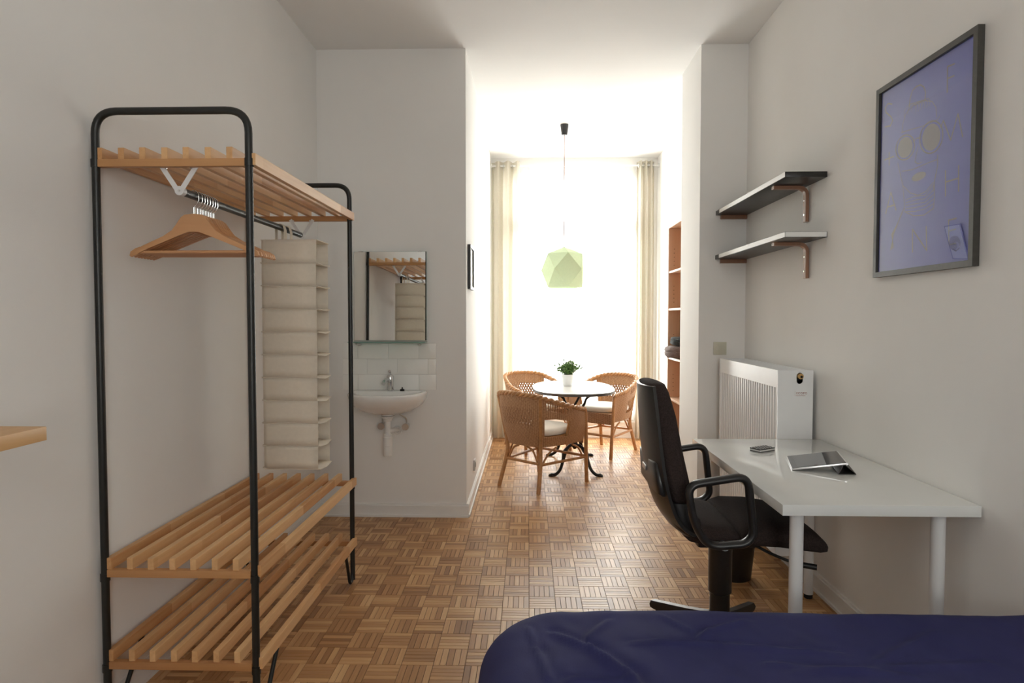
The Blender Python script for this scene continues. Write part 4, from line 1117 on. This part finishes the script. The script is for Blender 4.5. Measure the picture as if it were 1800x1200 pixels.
# ------------------------------------------------------------------ rattan armchairs (local +Y is where the sitter looks)
def ucurve(pts, n):
    full = [(-x, y, z) for x, y, z in pts] + [(x, y, z) for x, y, z in reversed(pts[:-1])]
    return catmull(full, n)
RIM = [(.256, .225, .580), (.288, .03, .625), (.212, -.262, .712), (0, -.332, .735)]
SEAT = [(.238, .225, .335), (.232, .03, .335), (.168, -.200, .335), (0, -.240, .335)]
def armchair():
    e = empty('rattan_armchair', (0, 0, 0), '', 'chair', 'rattan armchairs around the oval table')
    n = 45; rim = ucurve(RIM, n); sea = ucurve(SEAT, n); NT = len(rim); NV = 64
    bm = bmesh.new(); lu = bm.loops.layers.uv.new('UVMap'); lc = bm.loops.layers.float_color.new('tint')
    grid = []
    for i in range(NT):
        a, c_ = sea[i], rim[i]
        t = (rim[min(i + 1, NT - 1)] - rim[max(i - 1, 0)]); nn = Vector((t.y, -t.x, 0)).normalized()
        col = []
        for j in range(NV + 1):
            v = j / NV; p_ = a.lerp(c_, v) + nn * .012 * math.sin(PI * v)
            wv = (-.9, .5, .5)[i % 3] + (.25 if (j // 2 + i // 3) % 2 else -.15)
            p_ = p_ + nn * .0026 * wv
            col.append((bm.verts.new(p_), wv))
        grid.append(col)
    for i in range(NT - 1):
        ta = abs(-1 + 2 * (i + .5) / (NT - 1))
        for j in range(NV):
            v = (j + .5) / NV
            if .365 < ta < .64 and .22 < v < .62: continue
            if .375 < ta < .60 and .78 < v < .92 and i % 3: continue
            if ta < .22 and .45 < v < .72 and (i // 3 + j // 4) % 2 == 0 and (i % 3 == 1) and (j % 4 in (1, 2)): continue
            q = [grid[i][j], grid[i + 1][j], grid[i + 1][j + 1], grid[i][j + 1]]
            f = bm.faces.new([x[0] for x in q])
            base_t = .40 + .25 * ((i // 3 * 7919 + (j // 2) * 104729) % 97) / 97
            for lp_, x in zip(f.loops, q):
                tt = base_t + .42 * x[1] - (.30 if ta < .24 and .42 < v < .75 and (i // 3 + j // 5) % 2 else 0)
                lp_[lc] = (tt, tt, tt, 1); lp_[lu].uv = (i * .35, j * .35)
            f.smooth = True
    me = bpy.data.meshes.new('woven_shell'); bm.to_mesh(me); bm.free()
    o = place('woven_shell', me, 'rattan_weave', e); md = o.modifiers.new('thick', 'SOLIDIFY'); md.thickness = .004; md.offset = 0
    # opening borders
    for s_ in (-1, 1):
        i0 = int((NT - 1) * (1 + s_ * .64) / 2)
        MB().tube([sea[i0].lerp(rim[i0], v) for v in (.0, .25, .5, .75, .95)], .009, 8).build('side_stake', 'rattan_pole', e, True)
    # braided rim: two twisting strands
    P_ = ucurve(RIM, 30)
    for ph in (0, PI):
        q = []
        for i, p_ in enumerate(P_):
            t = (P_[min(i + 1, len(P_) - 1)] - P_[max(i - 1, 0)]).normalized(); nn = Vector((t.y, -t.x, 0)).normalized(); a = i * .62 + ph
            q.append(p_ + nn * .009 * math.cos(a) + Vector((0, 0, .004 + .009 * math.sin(a))))
        MB().tube(q, .012, 8).build('rim_braid', 'rattan_pole', e, True)
    # seat pan and apron
    out = [(p_.x, p_.y) for p_ in ucurve(SEAT, 10)]
    MB().prism([(x * .985, y * .985) for x, y in out], 'Z', .395, .412).build('seat_pan', 'rattan_pole', e)
    bm = bmesh.new(); lu = bm.loops.layers.uv.new('UVMap'); lc = bm.loops.layers.float_color.new('tint')
    NA = 72; g = []
    for i in range(NA + 1):
        x = -.236 + .472 * i / NA
        g.append([bm.verts.new((x, .232 + .010 * (1 - (x / .236) ** 2) + .0025 * math.sin(i * PI / 2 + PI * (j % 2)), .315 + .10 * j / 16)) for j in range(17)])
    for i in range(NA):
        for j in range(16):
            f = bm.faces.new((g[i][j], g[i + 1][j], g[i + 1][j + 1], g[i][j + 1])); f.smooth = True
            tt = .3 + .5 * ((i // 2 * 7919 + j * 104729) % 97) / 97 - (.3 if i % 3 == 0 else 0)
            for lp_ in f.loops: lp_[lc] = (tt, tt, tt, 1); lp_[lu].uv = (i * .35, j * .35)
    me = bpy.data.meshes.new('front_apron'); bm.to_mesh(me); bm.free()
    o = place('front_apron', me, 'rattan_weave', e); md = o.modifiers.new('thick', 'SOLIDIFY'); md.thickness = .004; md.offset = 0
    # cushion
    cu = [(0, -.005, .413, .205, .205), (0, -.005, .420, .218, .216), (0, -.005, .440, .222, .220), (0, -.005, .458, .216, .214), (0, -.005, .468, .190, .190), (0, -.005, .472, .12, .12)]
    MB().rings([sell(x, y, z, a, c_, 36, 2.7) for x, y, z, a, c_ in cu]).build('seat_cushion', 'cushion_white', e, True, 70)
    for s_ in (-1, 1):
        MB().tube(catmull([(s_ * .247, .265, 0), (s_ * .249, .252, .2), (s_ * .256, .240, .42), (s_ * .257, .230, .585)], 5), lambda t: .0165 - .002 * t, 10).build('leg', 'rattan_pole', e, True)
        MB().tube(catmull([(s_ * .200, -.278, 0), (s_ * .182, -.235, .16), (s_ * .168, -.214, .30), (s_ * .178, -.225, .40), (s_ * .196, -.252, .58), (s_ * .213, -.272, .708)], 5), lambda t: .0165 - .003 * t, 10).build('leg', 'rattan_pole', e, True)
        MB().tube([(s_ * .180, -.228, .205), (s_ * .249, .248, .205)], .011, 8).build('stretcher', 'rattan_pole', e, True)
        MB().tube(catmull([(s_ * .176, -.20, .21), (s_ * .195, -.14, .29), (s_ * .215, -.08, .325)], 6), .008, 8).build('curved_brace', 'rattan_pole', e, True)
        MB().tube(catmull([(s_ * .240, .22, .21), (s_ * .238, .16, .29), (s_ * .234, .09, .325)], 6), .008, 8).build('curved_brace', 'rattan_pole', e, True)
        MB().tube(catmull([(s_ * .150, -.222, .21), (s_ * .10, -.222, .30), (s_ * .04, -.225, .330)], 6), .008, 8).build('curved_brace', 'rattan_pole', e, True)
    for y, xx in ((-.225, .176), (.252, .247)):
        MB().tube([(-xx, y, .21), (xx, y, .21)], .011, 8).build('stretcher', 'rattan_pole', e, True)
    return e
ch = armchair()
spots = [((.105, 5.02), 49, 'rattan armchair with white cushion nearest the camera, its woven back turned to us'),
         ((.735, 6.22), 90 + 141, 'rattan armchair at the window side, behind the office chair'),
         ((.072, 6.40), -62, 'rattan armchair beside the glowing left curtain, half hidden by the table')]
for i, ((x, y), ang, lab) in enumerate(spots):
    o = ch if i == 0 else copy_tree(ch)
    o.location = (x, y, 0); o.rotation_euler = (0, 0, math.radians(ang - 90)); o['label'] = lab

# ------------------------------------------------------------------ bed
EX0, EX1, EY0, EY1, EZ = -.120, XR - .012, -.35, 1.745, .532
bed = empty('bed', ((EX0 + EX1) / 2, (EY0 + EY1) / 2, 0), 'low double bed under the navy duvet in the foreground', 'bed')
bx('mattress', 'cushion_white', bed, EX0 + .12, EX1 - .04, EY0 + .05, EY1 - .12, .24, EZ - .024, bev=.04)
bx('bed_base', 'shelf_wood', bed, EX0 + .12, EX1 - .04, EY0 + .05, EY1 - .12, .12, .24)
for x in (EX0 + .16, EX1 - .10):
    for y in (EY0 + .12, EY1 - .16): MB().cyl((x, y, 0), (x, y, .12), .025, 14).build('leg', 'shelf_wood', bed, True)
r_ = .115; RC = .10
ix0, ix1, iy0, iy1 = EX0 + r_, EX1 - .01, EY0 + r_, EY1 - r_
creases = []
def crease(px0, py0_, px1, py1_, amp, w):
    a = onZ(px0, py0_, EZ); c_ = onZ(px1, py1_, EZ); creases.append((Vector((a.x, a.y)), Vector((c_.x, c_.y)), amp * 1.5, w * .8))
for c_ in ((975, 1110, 1040, 1140, .007, .016), (1040, 1140, 1110, 1190, .009, .018), (1110, 1185, 1135, 1230, .008, .02), (1230, 1125, 1245, 1110, .006, .012), (1245, 1110, 1310, 1092, .005, .012),
           (1110, 1130, 1265, 1133, .005, .010), (1265, 1133, 1480, 1146, .005, .012), (930, 1100, 945, 1140, .005, .01), (945, 1140, 965, 1195, .006, .012), (1000, 1195, 1105, 1196, .006, .01),
           (1400, 1180, 1740, 1162, .004, .016), (1540, 1160, 1640, 1110, .004, .018), (1160, 1082, 1215, 1110, .004, .01), (1350, 1165, 1600, 1185, .005, .014), (1030, 1120, 1070, 1090, .004, .012)):
    crease(*c_)
def ridge(x, y):
    z = 0; P_ = Vector((x, y))
    for a, c_, amp, w in creases:
        d = c_ - a; t = max(0, min(1, (P_ - a).dot(d) / d.length_squared)); q = (P_ - a - d * t)
        side = (d.x * q.y - d.y * q.x)
        z += amp * math.exp(-(q.length / w) ** 2) * (.6 + .4 * math.sin(PI * t)) - (amp * .45 * math.exp(-((q.length - w * 1.3) / w) ** 2) if side > 0 else 0)
    return z
NX, NY = 210, 230; drop = .30; R = []
for j in range(NY + 1):
    sy = (EY0 - .02) + (EY1 + drop - EY0 + .02) * j / NY; row = []
    for i in range(NX + 1):
        sx = (EX0 - drop) + (ix1 - EX0 + drop) * i / NX
        px_, py_ = max(ix0 + RC, min(ix1, sx)), max(EY0 - .02, min(iy1 - RC, sy))
        dx, dy = sx - px_, sy - py_; s_ = math.hypot(dx, dy); m_ = min(s_, RC)
        if s_ > 1e-9: px_, py_ = px_ + dx / s_ * m_, py_ + dy / s_ * m_
        s_ = max(0.0, s_ - RC); dl = math.hypot(dx, dy)
        nz_ = noise.noise(Vector((sx * 3.1, sy * 3.1, 1.7))) * .008 + noise.noise(Vector((sx * 9, sy * 6, 4.2))) * .0045 + noise.noise(Vector((sx * 26 + sy * 9, sy * 14, 2.2))) * .0016
        if s_ < 1e-6: row.append((sx, sy, EZ + nz_ + ridge(sx, sy))); continue
        ux_, uy_ = dx / dl, dy / dl; ql = r_ * PI / 2
        if s_ < ql: a = s_ / r_; h, z = r_ * math.sin(a), -r_ * (1 - math.cos(a))
        else: h, z = r_ + .10 * (s_ - ql) + .012 * math.sin(sx * 30 + sy * 26) * min(1, (s_ - ql) * 6), -r_ - (s_ - ql)
        k = math.cos(min(s_ / r_, PI / 2)); w_ = nz_ + ridge(sx, sy)
        row.append((px_ + ux_ * (h + w_ * (1 - k)), py_ + uy_ * (h + w_ * (1 - k)), EZ + z + w_ * k))
    R.append(row)
o = MB().rings(R, closed=False).build('duvet', 'navy_cloth', None, True, 180)
tag(o, 'wrinkled navy blue duvet spread over the bed in the foreground', 'duvet')
